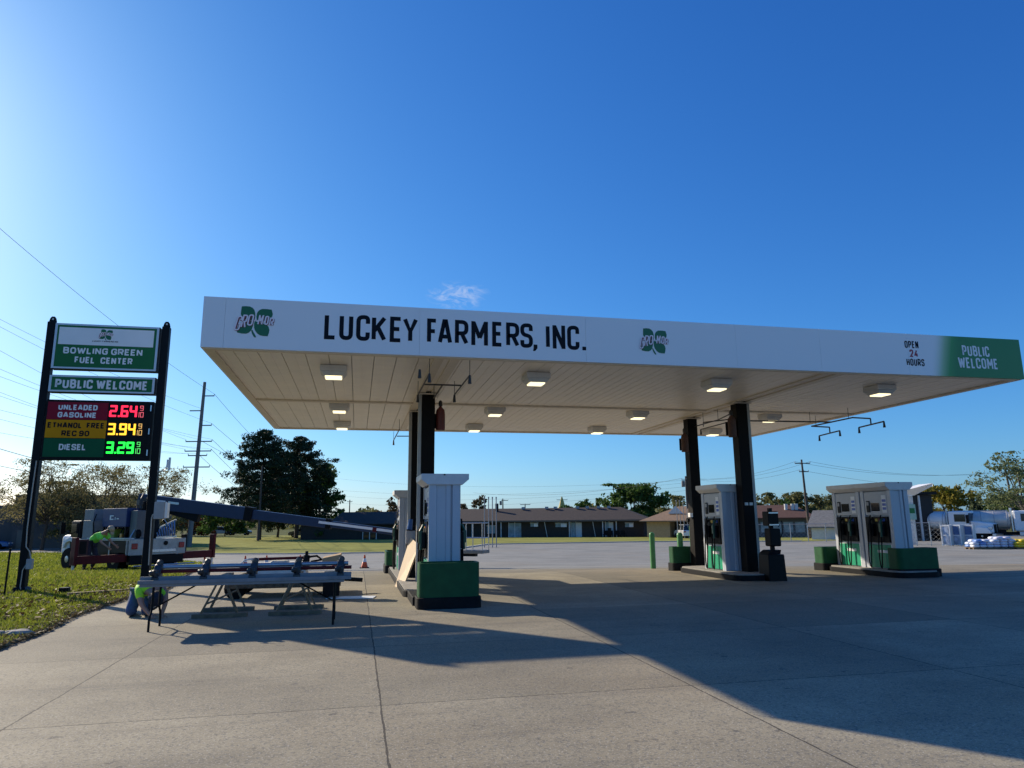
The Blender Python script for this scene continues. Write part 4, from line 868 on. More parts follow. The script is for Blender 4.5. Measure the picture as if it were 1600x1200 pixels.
    h = MB(); h.ball((0, -.012, .02), .096, .112, .10, 14, 8); h.xf(M); h.build('hair', HAIR, t, smooth=True, local=True)
    c = MB(); c.lathe([(.112, .035), (.113, .06), (.10, .105), (.06, .135), (.01, .142)], (0, -.005, 0), 16); c.xf(M); cp = c.build('cap', cap, t, smooth=True, local=True)
    v = MB(); v.prism([(-.085, .07, .04), (.085, .07, .04), (.07, .16, .03), (.03, .20, .025), (-.03, .20, .025), (-.07, .16, .03)], (0, 0, .012)); v.xf(M); v.build('visor', cap, cp, local=True)
    f = MB(); f.prism([(-.018, .10, -.035), (.018, .10, -.035), (.0, .095, .015)], (0, .03, 0)); f.xf(M); f.build('nose', SKINM, t, smooth=True, local=True)
    for sx in (-1, 1):
        m_ = MB(); m_.ball((sx*.035, .088, .005), .014, .012, .009, 8, 5); m_.xf(M); m_.build('eye', BLACK, t, local=True)
        m_ = MB(); m_.ball((sx*.094, 0, -.01), .014, .025, .034, 8, 5); m_.xf(M); m_.build('ear', SKINM, t, local=True)
    m_ = MB(); m_.box(-.025, .025, .088, .10, -.068, -.06); m_.xf(M); m_.build('mouth', MAROON, t, local=True)
    return t
p = ON(245, 11.85)
person('kneeling worker in a bright yellow green shirt bent over beside the table', (p.x, p.y, 0), 0, dict(
    pelvis=(-.17, .17, .40), spine=(-.10, .04, .46), chest=(.02, -.13, .45), neck=(.10, -.27, .38), head=(.15, -.36, .33), face=(.2, -.5, -.85),
    shl=(.21, -.09, .44), ell=(.27, -.20, .24), wrl=(.25, -.28, .07), shr=(-.13, -.22, .43), elr=(-.05, -.33, .23), wrr=(.09, -.38, .08),
    hipl=(-.08, .18, .35), knl=(-.04, -.06, .09), anl=(-.12, .34, .07), tol=(-.14, .46, .04), hipr=(-.26, .15, .35), knr=(-.27, -.09, .09), anr=(-.33, .31, .07), tor=(-.36, .43, .04)),
    HIVIS, JEAN, NAVYCAP, {'l': (.2, -.3, -.6), 'r': (.5, -.2, -.5)}, 1.12)
p = ON(145, 27.3); gz = T(p.x, p.y)
person('worker in a green safety shirt and tan cap leaning over the truck side', (p.x, p.y, gz+.03), -.25, dict(
    pelvis=(-.02, 0, .96), spine=(.12, 0, 1.10), chest=(.34, 0, 1.25), neck=(.50, 0, 1.33), head=(.60, -.01, 1.38), face=(.75, -.1, -.6),
    shl=(.36, .20, 1.22), ell=(.52, .24, .98), wrl=(.70, .20, .86), shr=(.36, -.20, 1.22), elr=(.50, -.26, .96), wrr=(.68, -.20, .82),
    hipl=(-.02, .10, .92), knl=(.10, .14, .50), anl=(-.02, .16, .09), tol=(.12, .17, .04), hipr=(-.02, -.10, .92), knr=(-.02, -.12, .49), anr=(-.12, -.12, .09), tor=(.03, -.13, .04)),
    HIVIS2, JEAND, TANCAP, {'l': (.7, 0, -.6), 'r': (.7, .1, -.6)}, 1.28).scale = (1.12, 1.12, 1.12)

# ------------------------------------------------------------------ traffic cones
ORANGE = pm('cone_orange', (.75, .10, .02), .5, var=.06)
def cone():
    t = thing('traffic_cone', '', 'traffic cone', (0, 0, 0), 'orange traffic cones beyond the table')
    MB().lathe([(.125, .035), (.075, .22), (.074, .221)], n=16).build('cone_body', ORANGE, t, smooth=True, local=True)
    MB().lathe([(.0745, .2215), (.045, .345), (.0445, .346)], n=16).build('white_band', WHITE, t, smooth=True, local=True)
    MB().lathe([(.0445, .3465), (.024, .47), (.012, .475)], n=16).build('cone_tip', ORANGE, t, smooth=True, local=True)
    MB().box(-.17, .17, -.17, .17, 0, .034).build('cone_base', BLACK, t, bevel=.01, local=True); return t
c0 = cone(); c0.scale = (1.12, 1.12, 1.12)
for i, (px, s, lb) in enumerate(((571, 28.6, 'cone standing alone in the open, right of the table'), (525, 29.5, 'cone whose tip shows above the cardboard box'), (471, 29.8, 'cone behind the small black jack'), (419, 29.8, 'cone behind the right part of the red pole'), (386, 29.6, 'cone behind the left part of the red pole'), (323, 28.6, 'cone at the lawn corner below the right outrigger'), (278, 28.0, 'cone close behind the truck tyre'))):
    o = c0 if i == 0 else dup(c0); p = ON(px, s+(2.6 if px != 571 else 1.0)); o.location = (p.x, p.y, p.z+.01); o['label'] = 'orange traffic '+lb
# ------------------------------------------------------------------ boom truck on the lawn edge
TD = Vector((-.725, .688, 0)); TA = Vector((.688, .725, 0))
rl = ON(203, 27.9); TB = rl+TA*1.2; TB.z = T(TB.x, TB.y)-.04
trk = thing('boom_truck', 'boom truck with blue generator, red outriggers and navy boom reaching right', 'boom truck', TB)
def L(w, u, z): return TB+TA*w+TD*u+Vector((0, 0, z))
TM = Matrix((TA, TD, ZZ)).transposed().to_4x4(); TM.translation = TB
def tb(w0, w1, u0, u1, z0, z1): return MB().box(w0, w1, u0, u1, z0, z1).xf(TM)
CABG = pm('cabinet_dull', (.21, .21, .215), .55, var=.2, scale=6)
TWHITE = pm('truck_white', (.46, .44, .40), .5, var=.22, scale=5, bump=.05)
tb(-.9, .9, .1, 5.2, .55, .80).build('chassis', BLACKM, trk)
tb(-1.2, 1.2, .0, 3.9, 1.24, 1.30).build('bed_deck', TWHITE, trk, bevel=.01)
rp = tb(-1.2, 1.2, -.06, .0, .68, 1.30).build('rear_panel', TWHITE, trk, bevel=.012)
for w in (-1.0, 1.0):
    tl = tb(w-.12, w+.12, -.10, -.063, .92, 1.14).build('tail_light', pm('tail_red', (.35, .02, .02), .25, var=.05), rp, bevel=.02)
m = MB(); m.cyl((.30, -.09, 1.12), (.30, -.062, 1.12), .09, n=14); m.xf(TM).build('round_port', BLACK, rp)
tb(-.45, .75, -.09, -.062, .78, .88).build('step_bar', ALU, rp)
bp_ = tb(-1.15, 1.15, -.05, .15, .32, .66).build('rear_bumper', BLACKM, trk, bevel=.02)
OT = L(0, -.052, 0); mbt = MB(); text(mbt, '19', -.62, -.30, .40, .20, .05, OT, TA, ZZ, -TD, gap=.3); mbt.build('lettering', WHITE, bp_)
m = MB(); m.tube([(-1.0, -.12, .27), (1.6, -.12, .27)], .03, 8); m.xf(TM).build('rear_bar', ALU, trk)
m = MB(); m.box(-1.2, -1.14, .1, 2.6, .78, 1.22); m.xf(TM).build('side_compartment', BLACK, trk)
for u in (.12, 1.3, 2.5): tb(-1.22, -1.14, u-.03, u+.03, .70, 1.24).build('side_post', TWHITE, trk)
tb(-1.21, -1.0, .0, 3.0, 1.305, 1.35).build('bed_edge', WHITE_D, trk)
def wheel(w, u, r, wd, par):
    a = MB().lathe([(r*.55, -wd/2), (r*.93, -wd/2), (r, -wd*.3), (r, wd*.3), (r*.93, wd/2), (r*.55, wd/2)], (0, 0, 0), 22, 'x'); M = TM.copy(); M.translation = L(w, u, r); a.xf(M); o = a.build('wheel', RUBBER, par, smooth=True)
    b = MB().lathe([(.04, -wd*.52), (r*.3, -wd*.5), (r*.55, -wd*.38), (r*.55, wd*.38), (r*.3, wd*.5), (.04, wd*.52)], (0, 0, 0), 16, 'x'); b.xf(M); b.build('rim', STEEL, o, smooth=True)
for w in (-.98, .98): wheel(w, 1.0, .46, .42, trk)
for w in (-1.0, 1.0): wheel(w, 4.55, .46, .28, trk)
cab = tb(-1.02, 1.02, 3.95, 4.7, .62, 2.05).build('cab', BLACKM, trk, bevel=.08)
tb(-1.04, -1.0, 4.05, 4.6, 1.35, 1.92).build('cab_window', GLASS, cab)
tb(-.98, .98, 4.72, 5.45, .60, 1.45).build('hood', WHITE, trk, bevel=.15)
m = MB(); m.prism([(-1.10, 4.1, .9), (-1.10, 4.25, 1.12), (-1.10, 4.55, 1.2), (-1.10, 4.85, 1.12), (-1.10, 5.02, .9), (-1.10, 5.1, .9), (-1.10, 5.0, 1.25), (-1.10, 4.55, 1.38), (-1.10, 4.1, 1.25), (-1.10, 4.0, .9)], (.3, 0, 0)); m.xf(TM).build('fender', WHITE, trk, bevel=.03)
mi = MB(); mi.tube([(-1.02, 4.55, 1.5), (-1.35, 4.65, 1.62)], .02, 6); mi.box(-1.46, -1.28, 4.6, 4.68, 1.5, 1.98); mi.xf(TM).build('mirror', BLACK, trk)
tb(-1.15, -.6, 2.75, 3.5, 1.30, 2.05).build('tool_cabinet', CABG, trk, bevel=.015)
tb(-1.05, -.55, 2.95, 3.65, 2.055, 2.5).build('tool_cabinet', CABG, trk, bevel=.015)
gen = tb(-.95, -.25, .75, 2.45, 1.78, 2.52).build('generator', BLUEB, trk, bevel=.02)
OG = L(-.952, 0, 0); m = MB()
for i, (a, b, z0, z1) in enumerate(((1.65, 1.92, 2.06, 2.10), (1.82, 1.92, 2.10, 2.20), (1.65, 1.92, 2.20, 2.24), (1.5, 1.55, 2.06, 2.16), (1.25, 1.42, 2.08, 2.12))):
    P4 = [OG+TD*x+ZZ*z_-TA*(.004+.001*i) for x, z_ in ((a, z0), (b, z0), (b, z1), (a, z1))]; m.add(P4, [(0, 1, 2, 3)])
m.build('generator_mark', WHITE, gen)
for u in (.8, 2.35):
    for w in (-.9, -.3): tb(w-.03, w+.03, u-.03, u+.03, 1.30, 1.78).build('generator_stand', BLACKM, trk)
tb(-.8, -.25, .25, .72, 1.30, 2.42).build('fluid_tank', pm('tank_grey', (.12, .125, .13), .5), trk, bevel=.02)
tb(-.9, -.5, 1.6, 2.0, 1.30, 1.70).build('yellow_pump', pm('pump_yellow', (.22, .24, .03), .5), trk, bevel=.04)
tb(-1.0, -.85, .9, 1.05, 1.30, 1.52).build('brass_valve', pm('brass', (.35, .20, .06), .35, .6), trk, bevel=.03)
m = MB(); m.cyl((.05, .75, 1.30), (.05, .75, 2.1), .45, .34, 16); m.xf(TM).build('turret_base', BLACKM, trk, smooth=True)
m = MB(); m.box(-.30, .45, .45, 1.1, 2.1, 2.95); m.box(-.42, -.31, .5, 1.05, 2.3, 2.8); m.xf(TM).build('turret', BLACKM, trk, bevel=.06)
m = MB(); m.tube([(-.4, .6, 2.2), (-.55, .5, 2.5), (-.5, .6, 2.9), (-.35, .7, 3.1)], .03, 6); m.box(-.62, -.45, .5, .7, 2.65, 2.85); m.xf(TM).build('control_valves', pm('valve_dark', (.03, .032, .036), .5, var=.5), trk)
for w, u, k in ((-.3, .3, -1), (.5, .35, 1), (-.2, 1.4, -1)):
    m = MB(); m.beam((w+k*.45, u, 1.32), (w, u+.2, 2.05), .08, .08); m.xf(TM).build('turret_brace', BLACKM, trk)
for k_, (w_, u_, z_) in enumerate(((-.7, .35, 1.5), (-.45, 2.2, 1.45), (-.95, 2.62, 1.42), (.2, 2.0, 1.6), (.75, 1.6, 1.5))):
    m = MB(); m.lathe([(.16, -.10), (.20, -.06), (.20, .06), (.16, .10), (.06, .11)], (w_, u_, z_), 12, 'x'); m.xf(TM).build('hose_reel', BLACK, trk)
for k_, (p_, q_) in enumerate((((-1.0, .3, 1.35), (-.2, .5, 2.0)), ((-.9, 1.3, 1.35), (-.3, 1.0, 2.3)), ((.9, .2, 1.35), (.4, .5, 2.2)), ((-1.1, 2.66, 1.35), (-1.1, 2.66, 2.3)))):
    m = MB(); m.tube([p_, ((p_[0]+q_[0])/2-.1, (p_[1]+q_[1])/2, (p_[2]+q_[2])/2+.12), q_], .022, 6); m.xf(TM).build('hydraulic_line', BLACK if k_ % 2 else STEEL, trk)
tb(-.35, .4, 1.5, 2.4, 1.30, 1.75).build('engine_block', BLACKM, trk, bevel=.03)
tb(.3, 1.1, 2.2, 3.6, 1.30, 1.95).build('side_locker', BLACKM, trk, bevel=.03)
# boom sections
B0 = L(.05, .75, 2.78); B1 = PS(735, 846, 27.8); bd = (B1-B0); Lb = bd.length; bd.normalize()
BO = B0-bd*.5
def bpnt(t): return B0+bd*(Lb*t)
s1 = MB().taper(BO, bpnt(.33), .40, .56, .34, .50).build('boom_section', NAVY, trk, bevel=.02)
s2 = MB().taper(bpnt(.30), bpnt(.58), .27, .38, .25, .34).build('boom_section', NAVY, trk, bevel=.015)
s3 = MB().taper(bpnt(.56), bpnt(.98), .19, .25, .17, .22).build('boom_section', NAVY, trk, bevel=.012)
nrm = bd.cross(ZZ).normalized()
MB().beam(bpnt(.545)+nrm*.15+ZZ*.03, bpnt(.97)+nrm*.11+ZZ*.01, .02, .10).build('boom_stripe', WHITE, s3)
MB().beam(bpnt(.012)+nrm*.215+ZZ*.03, bpnt(.055)+nrm*.21+ZZ*.03, .012, .18).build('boom_decal', WHITE, s1)
MB().beam(bpnt(.065)+nrm*.21+ZZ*.07, bpnt(.10)+nrm*.205+ZZ*.07, .012, .09).build('boom_decal', ALU, s1)
MB().taper(bpnt(.06)-ZZ*.30, bpnt(.16)-ZZ*.42, .2, .16, .24, .34).build('lift_cylinder', BLACKM, trk, bevel=.03)
MB().beam(bpnt(.31), bpnt(.335), .40, .56).build('boom_collar', BLACK, trk, bevel=.02)
MB().beam(bpnt(.565), bpnt(.58), .30, .40).build('boom_collar', BLACK, trk, bevel=.02)
MB().beam(bpnt(.71)+nrm*.12, bpnt(.722)+nrm*.12, .05, .16).build('boom_marker', REDP, trk)
# work basket at the boom end
bz = T(4.2, 27.7); BK = MB(); ax = ON(702, 27.8); bx = ON(754, 27.3)
bdr = (bx-ax); bdr.z = 0; bw = bdr.length; bdr.normalize(); bn = Vector((-bdr.y, bdr.x, 0)); zb = .28
def K(a, d, z): return Vector((ax.x, ax.y, 0))+bdr*a+bn*d+Vector((0, 0, z))
fl = MB().beam(K(0, .35, zb), K(bw, .35, zb), .7, .13).build('basket_floor', pm('basket_grey', (.20, .20, .19), .6), trk, bevel=.02)
for i, (a, d) in enumerate(((.02, .03), (bw*.5, .03), (bw-.03, .03), (.02, .67), (bw*.5, .67), (bw-.03, .67))):
    MB().tube([K(a, d, zb+.07), K(a, d, zb+1.08)], .02, 6).build('basket_post', STEEL, fl)
for zz in (1.08, .52):
    MB().tube([K(.02, .03, zb+zz), K(bw-.03, .03, zb+zz), K(bw-.03, .67, zb+zz), K(.02, .67, zb+zz), K(.02, .03, zb+zz)], .02, 6).build('basket_rail', STEEL, fl)
MB().beam(K(.3, .35, zb-.12), K(bw-.4, .35, zb-.12), .2, .12).build('basket_mount', BLACKM, fl)
MB().box(K(.2, .1, 0).x, K(.2, .1, 0).x+.14, K(.2, .1, 0).y, K(.2, .1, 0).y+.14, zb+.55, zb+.85).build('control_box', BLACK, fl)
MB().beam(bpnt(.97), K(.1, .35, zb+.35), .12, .14).build('boom_jib', BLACKM, trk)
# outriggers
def outrig(w0, w1, label):
    s = 1 if w1 > 0 else -1
    bm_ = tb(min(w0, w1), max(w0, w1), .12, .34, .44, .74).build('outrigger_beam', REDP, trk, bevel=.015)
    tb(w1-.12 if s > 0 else w1, w1 if s > 0 else w1+.12, .08, .38, .42, 1.42).build('outrigger_post', REDP, bm_, bevel=.015)
    m = MB(); m.box(w1-s*.06-.035, w1-s*.06+.035, .19, .27, -.02, .44); m.box(w1-s*.06-.16, w1-s*.06+.16, .07, .39, -.05, .0); m.xf(TM).build('outrigger_foot', STEEL, bm_)
    return bm_
outrig(-1.15, -3.15, ''); outrig(1.15, 2.75, '')
o = tb(-3.0, -2.62, .20, .26, .76, 1.34).build('outrigger_panel', pm('dark_red_panel', (.06, .012, .014), .6), trk)
m = MB(); m.box(-2.93, -2.70, .18, .195, .82, 1.28); m.xf(TM).build('panel_opening', BLACK, o)
tb(1.16, 1.30, .0, .25, .75, 1.45).build('corner_post', BLACK, trk, bevel=.02)
# ladder on the bed
ld = thing('step_ladder', 'aluminium ladder leaning on the bed of the boom truck', 'ladder', L(.9, .9, 1.3))
la, lb_ = PS(240, 838, 29.3), PS(275, 813, 29.8)
for k, dz in enumerate((0, 1)):
    pass
MB().beam(PS(240, 829, 29.3), PS(276, 812, 29.9), .03, .07).build('side_rail', ALU, ld); MB().beam(PS(244, 840, 29.0), PS(276, 838, 29.5), .03, .07).build('side_rail', ALU, ld)
for k in range(8):
    t_ = .1+.8*k/7; a = PS(240, 829, 29.3).lerp(PS(276, 812, 29.9), t_); b = PS(244, 840, 29.0).lerp(PS(276, 838, 29.5), t_); MB().beam(a, b, .05, .03).build('rung', ALU, ld)

# ------------------------------------------------------------------ cars
def car(label, p, heading, paint, kind='sedan', k=1.):
    t = thing('parked_car', label, 'car', (p.x, p.y, p.z), None, heading)
    Ln, W_, H_ = (4.5, 1.8, 1.45) if kind == 'sedan' else ((4.6, 1.85, 1.7) if kind == 'suv' else (5.5, 1.95, 1.85)); h = Ln/2; w = W_/2
    zb = .30; zs = .88*H_/1.45 if kind != 'pickup' else 1.05
    body = [(-h, zb), (-h, zs-.05), (-h+.15, zs), (h-.9, zs-.02), (h-.1, zs-.16), (h, zs-.35), (h, zb)]
    b = MB().prism([(x, -w, z) for x, z in body], (0, W_, 0)).build('body', paint, t, bevel=.07, local=True)
    x0, x1 = (-h+.35, h-1.25) if kind == 'sedan' else ((-h+.1, h-1.2) if kind == 'suv' else (-.6, h-1.4)); sl = .55 if kind == 'sedan' else .3
    g = MB(); g.add([(x0, -w+.08, zs-.03), (x1, -w+.08, zs-.03), (x1, w-.08, zs-.03), (x0, w-.08, zs-.03), (x0+sl, -w+.22, H_-.04), (x1-.75, -w+.22, H_-.04), (x1-.75, w-.22, H_-.04), (x0+sl, w-.22, H_-.04)], [(3, 2, 1, 0), (4, 5, 6, 7), (0, 1, 5, 4), (1, 2, 6, 5), (2, 3, 7, 6), (3, 0, 4, 7)])
    g.build('windows', GLASS, t, bevel=.03, local=True)
    MB().box(x0+sl-.03, x1-.72, -w+.2, w-.2, H_-.05, H_).build('roof', paint, t, bevel=.03, local=True)
    for px_ in (x0+sl*.5+.0, (x0+x1)/2-.1):
        for s in (-1, 1): MB().beam((px_, s*(w-.085), zs-.03), (px_+.1, s*(w-.215), H_-.03), .07, .03, up=(0, 1, 0)).build('pillar', paint, t, local=True)
    for sx in (-h+.85, h-.85):
        for s in (-1, 1):
            o = MB().lathe([(.19, -.11), (.31, -.11), (.33, -.07), (.33, .07), (.31, .11), (.19, .11)], (sx, s*(w-.08), .33), 18, 'y').build('wheel', RUBBER, t, smooth=True, local=True)
            MB().lathe([(.03, -.115), (.19, -.10), (.19, .10), (.03, .115)], (sx, s*(w-.08), .33), 12, 'y').build('rim', STEEL, o, local=True)
    for s in (-1, 1):
        MB().box(h-.06, h+.01, s*(w-.45), s*(w-.12), zs-.33, zs-.20).build('headlight', WHITE, t, local=True); MB().box(-h-.01, -h+.05, s*(w-.35), s*(w-.08), zs-.28, zs-.12).build('tail_light', MATS['tail_red'], t, local=True)
    return t
def cpaint(n, c): return pm(n, c, .25, .2, var=.03, spec=.7)
car('blue car cut off by the left edge of the frame', ON(-22, 72), R(10), cpaint('car_blue', (.03, .13, .34)))
car('pale blue car far off on the street, just right of the boom truck', ON(312, 150), R(-5), cpaint('car_paleblue', (.20, .28, .42)))
car('silver car far off under the boom, left of the pines', ON(346, 150), R(-8), cpaint('car_silver', (.34, .36, .36)), 'suv')
car('dark car far off right behind the red outrigger post', ON(374, 146), R(-8), cpaint('car_dark', (.02, .022, .026)), 'suv')
car('grey pickup parked under the pine trees', ON(478, 122), R(170), cpaint('car_grey', (.10, .11, .12)), 'pickup')
car('white van seen between the green post and the rear right column', ON(1071, 92), R(80), cpaint('car_white', (.70, .70, .70)), 'suv')

# ------------------------------------------------------------------ buildings
BRICK = pm('dark_brick', (.040, .032, .026), .85, var=.25, scale=3, bump=.3, bscale=25); ROOFB = pm('brown_shingle', (.048, .034, .029), .9, var=.3, scale=2.5, bump=.5, bscale=30)
TANB = pm('tan_brick', (.42, .30, .17), .85, var=.14, scale=4, bump=.3); ROOFT = pm('tan_shingle', (.24, .155, .095), .9, var=.2, scale=3, bump=.4); ROOFR = pm('red_shingle', (.11, .05, .034), .9, var=.25, scale=3, bump=.4)
CURT = pm('curtain_glass', (.22, .30, .33), .25, var=.35, scale=1.6); TRIMW = pm('white_trim', (.62, .62, .60), .6)
class Frame:
    """local frame along a facade: a along, d behind, z up"""
    def __init__(s, p, q): s.o = Vector((p.x, p.y, 0)); v = Vector((q.x-p.x, q.y-p.y, 0)); s.len = v.length; s.u = v.normalized(); s.n = Vector((-s.u.y, s.u.x, 0))
    def __call__(s, a, d, z): return s.o+s.u*a+s.n*d+Vector((0, 0, z))
    def M(s): m = Matrix((s.u, s.n, ZZ)).transposed().to_4x4(); m.translation = s.o; return m
def fb(F, a0, a1, d0, d1, z0, z1): return MB().box(a0, a1, d0, d1, z0, z1).xf(F.M())
def hip(F, a0, a1, d0, d1, z0, z1, hip_l, hip_r):
    m = MB(); dm = (d0+d1)/2; th = .14
    vs = [(a0, d0, z0), (a1, d0, z0), (a1, d1, z0), (a0, d1, z0), (a0+hip_l, dm, z1), (a1-hip_r, dm, z1)]
    m.add(vs+[(a0, d0, z0-th), (a1, d0, z0-th), (a1, d1, z0-th), (a0, d1, z0-th)], [(0, 1, 5, 4), (1, 2, 5), (2, 3, 4, 5), (3, 0, 4), (9, 8, 7, 6), (6, 7, 1, 0), (7, 8, 2, 1), (8, 9, 3, 2), (9, 6, 0, 3)])
    return m.xf(F.M())
S_M = 104
F = Frame(ON(610, S_M+6), ON(1005, S_M-4)); zb = -1.25; ze, zr = 1.12, 3.1
mot = thing('motel', 'long low dark brick motel with brown roof beyond the lot', 'building', F(F.len/2, 4, -1.15))
wl = fb(F, 0, F.len, 0, 9, zb, ze).build('wall', BRICK, mot)
rf = hip(F, -1, F.len+1.0, -1.0, 10, ze+.13, zr, .2, 4.5).build('roof', ROOFB, mot)
fb(F, -1, F.len+1.0, -1.03, -1.0, ze-.06, ze+.16).build('gutter', pm('gutter_brown', (.10, .085, .07), .6), mot)
def apx(px): 
    """distance along the facade of a column seen at px"""
    d = ray(px, 825); n = F.n; t = (F.o.dot(n))/(d[0]*n.x+d[1]*n.y); return (Vector((d[0]*t, d[1]*t, 0))-F.o).dot(F.u)
for x0, x1, nm in ((795, 804, 'sliding_door'), (804.5, 814.5, 'sliding_door'), (892, 899, 'sliding_door'), (900, 909, 'door'), (946, 951.5, 'sliding_door'), (952, 958.5, 'door')):
    d = fb(F, apx(x0), apx(x1), -.06, -.002, zb+.1, ze-.2).build(nm, TRIMW if nm == 'door' else CURT, mot)
    a0, a1 = apx(x0), apx(x1); fb(F, a0-.04, a0+.06, -.09, -.062, zb+.1, ze-.1).build('frame', TRIMW, d)
for x0, x1, y0, y1, ac in ((761, 774, 822, 834, 0), (829, 841, 817.5, 823, 1), (868, 886, 817.5, 823.5, 1), (977, 990, 817, 823, 1)):
    za, zc = PS(x0, y1, S_M).z, PS(x0, y0, S_M).z
    w_ = fb(F, apx(x0), apx(x1), -.05, -.002, za, zc).build('window', CURT, mot); fb(F, apx(x0)-.06, apx(x1)+.06, -.08, -.052, zc-.02, zc+.07).build('frame', TRIMW, w_)
    if ac: fb(F, apx((x0+x1)/2), apx(x1), -.3, -.055, za, zc-.05).build('air_conditioner', WHITE, mot)
for px_ in (740, 785, 891, 943, 964): a = apx(px_); fb(F, a-.06, a+.06, -.75, -.63, zb, ze-.07).build('porch_post', TRIMW, mot)
for px_ in (853, 928):
    a = apx(px_); MB().beam((0, 0, 0), (.001, 0, .001), .01, .01); MB().beam(F(a-.05, -.7, ze-.1), F(a+.25, -.2, zb), .07, .07).build('downspout', TRIMW, mot)
for px_ in (808, 846, 860, 896, 912, 930, 947): a = apx(px_); fb(F, a-.22, a+.22, 3.6, 4.0, zr-.18, zr+.18).build('roof_vent', GREYB, rf)
a = apx(767); fb(F, a-.2, a+.2, 3, 3.4, zr-.4, zr+.75).build('chimney', BLACKM, rf); fb(F, apx(952), apx(957), -1.9, -1.3, zb, zb+1.4).build('porch_chair', BLACK, mot)
m_ = MB()
for px_ in (948, 956, 966, 975):
    a = apx(px_); t = thing('porch_seat', 'dark porch seat against the motel wall, %s' % {948: 'leftmost beside the door', 956: 'second from the left', 966: 'third from the left', 975: 'rightmost of four'}[px_], 'seat', F(a, -1.6, -1.15), 'porch seats along the motel wall')
    fb(F, a-.3, a+.3, -1.9, -1.4, -.8, -.7).build('seat', BLACK, t); fb(F, a-.3, a+.3, -1.4, -1.32, -.8, -.2).build('backrest', BLACK, t); fb(F, a-.28, a-.2, -1.85, -1.4, zb, -.8).build('leg', BLACK, t); fb(F, a+.2, a+.28, -1.85, -1.4, zb, -.8).build('leg', BLACK, t)
F = Frame(ON(470, 101), ON(640, 99))
wing = thing('motel_wing', 'dark brick building wing with white framed window behind the boom', 'building', F(8, 4, -1.15))
fb(F, 0, F.len, 0, 8, zb, 1.0).build('wall', BRICK, wing)
h2 = PS(560, 800, 104).z
hip(F, F.len*.26, F.len+1, -.9, 9, 1.05, h2, .4, 2.0).build('roof', ROOFB, wing); fb(F, -.6, F.len*.25, -.6, 8.5, 1.0, 1.2).build('roof', ROOFB, wing)
a0, a1 = apx(568), apx(588); w_ = fb(F, a0, a1, -.05, -.002, PS(575, 844, 100).z, PS(575, 831, 100).z).build('window', GLASS, wing)
for q0, q1, z0, z1 in ((a0-.1, a0, -1.1, .0), (a1, a1+.1, -1.1, .0), ((a0+a1)/2-.05, (a0+a1)/2+.05, -1.1, .0)): fb(F, q0, q1, -.09, -.055, PS(575, 844, 100).z, PS(575, 831, 100).z).build('frame', TRIMW, w_)
fb(F, a0-.1, a1+.1, -.09, -.055, PS(575, 844, 100).z-.1, PS(575, 844, 100).z-.003).build('sill', TRIMW, w_)
F = Frame(ON(1011, 96), ON(1047, 94)); t = thing('tan_house', 'small tan brick house with light brown roof beside the motel', 'house', F(2, 4, -1.15))
fb(F, 0, F.len, 0, 8, zb, 1.0).build('wall', TANB, t); fb(F, F.len+.003, F.len+4, 1.5, 8, zb, 1.0).build('side_wall', BRICK, t); rf = hip(F, -.7, F.len+4.5, -.8, 9, 1.1, 3.0, 3.6, 1.5).build('roof', ROOFT, t)
m = MB(); m.prism([(2.6, 1.2, 2.0), (4.6, 1.2, 2.0), (3.6, 1.2, 2.95)], (0, .3, 0)); m.xf(F.M()).build('gable', TRIMW, rf)
F = Frame(ON(1120, 94), ON(1268, 90)); t = thing('red_roof_building', 'long building with reddish brown roof behind a chain link fence', 'building', F(8, 4, -1.15))
fb(F, 0, F.len, 0, 8, zb, 1.25).build('wall', pm('grey_siding', (.10, .105, .11), .8, var=.15), t); rf = hip(F, -.8, F.len+.8, -.9, 9, 1.35, 3.0, 2, 2.5).build('roof', ROOFR, t)
for k in range(7): a = F.len*(.12+.12*k); w_ = fb(F, a, a+1.1, -.04, -.002, -.5, .8).build('window', CURT, t)
for a in (.76, .83, .87): m = MB(); m.cyl((F.len*a, 2.2, 2.0), (F.len*a, 2.2, 3.1), .22, n=10); m.xf(F.M()).build('roof_turbine', WHITE_D, rf, smooth=True)
F = Frame(ON(1268, 80), ON(1325, 78)); t = thing('grey_shed', 'shed with grey shingle roof and white lower wall', 'shed', F(2, 3, -1.1))
fb(F, 0, F.len, 0, 6, zb, .25).build('wall', WHITE_D, t); hip(F, -.4, F.len+.5, -.5, 6.6, .34, 2.15, .2, .2).build('roof', pm('grey_shingle', (.17, .17, .165), .9, var=.3, scale=4, bump=.4), t)
TAUPE = pm('taupe_block', (.13, .115, .105), .9, var=.12, scale=1.2, bump=.2)
F = Frame(ON(18, 74), ON(262, 80)); t = thing('taupe_warehouse', 'plain taupe block building behind the thin trees at left', 'building', F(6, 5, -1.1))
ztop = PS(60, 776, 76).z; fb(F, 0, F.len, 0, 14, zb, ztop).build('wall', TAUPE, t); fb(F, -.05, F.len+.05, -.06, 14.05, ztop+.003, ztop+.14).build('parapet', pm('parapet_brown', (.06, .05, .045), .7), t)
fb(F, -12, -.07, .6, 12, zb, PS(5, 790, 75).z).build('wall', TAUPE, t)
a = F.len*.035; d_ = fb(F, a, a+.95, -.05, -.002, zb, zb+2.1).build('door', pm('door_taupe', (.20, .17, .14), .6), t); fb(F, a+.75, a+.85, -.1, -.055, zb+1, zb+1.1).build('handle', STEEL, d_)
fb(F, F.len*.2, F.len*.2+.6, -.12, -.002, ztop-.6, ztop-.2).build('wall_lamp', WHITE, t)

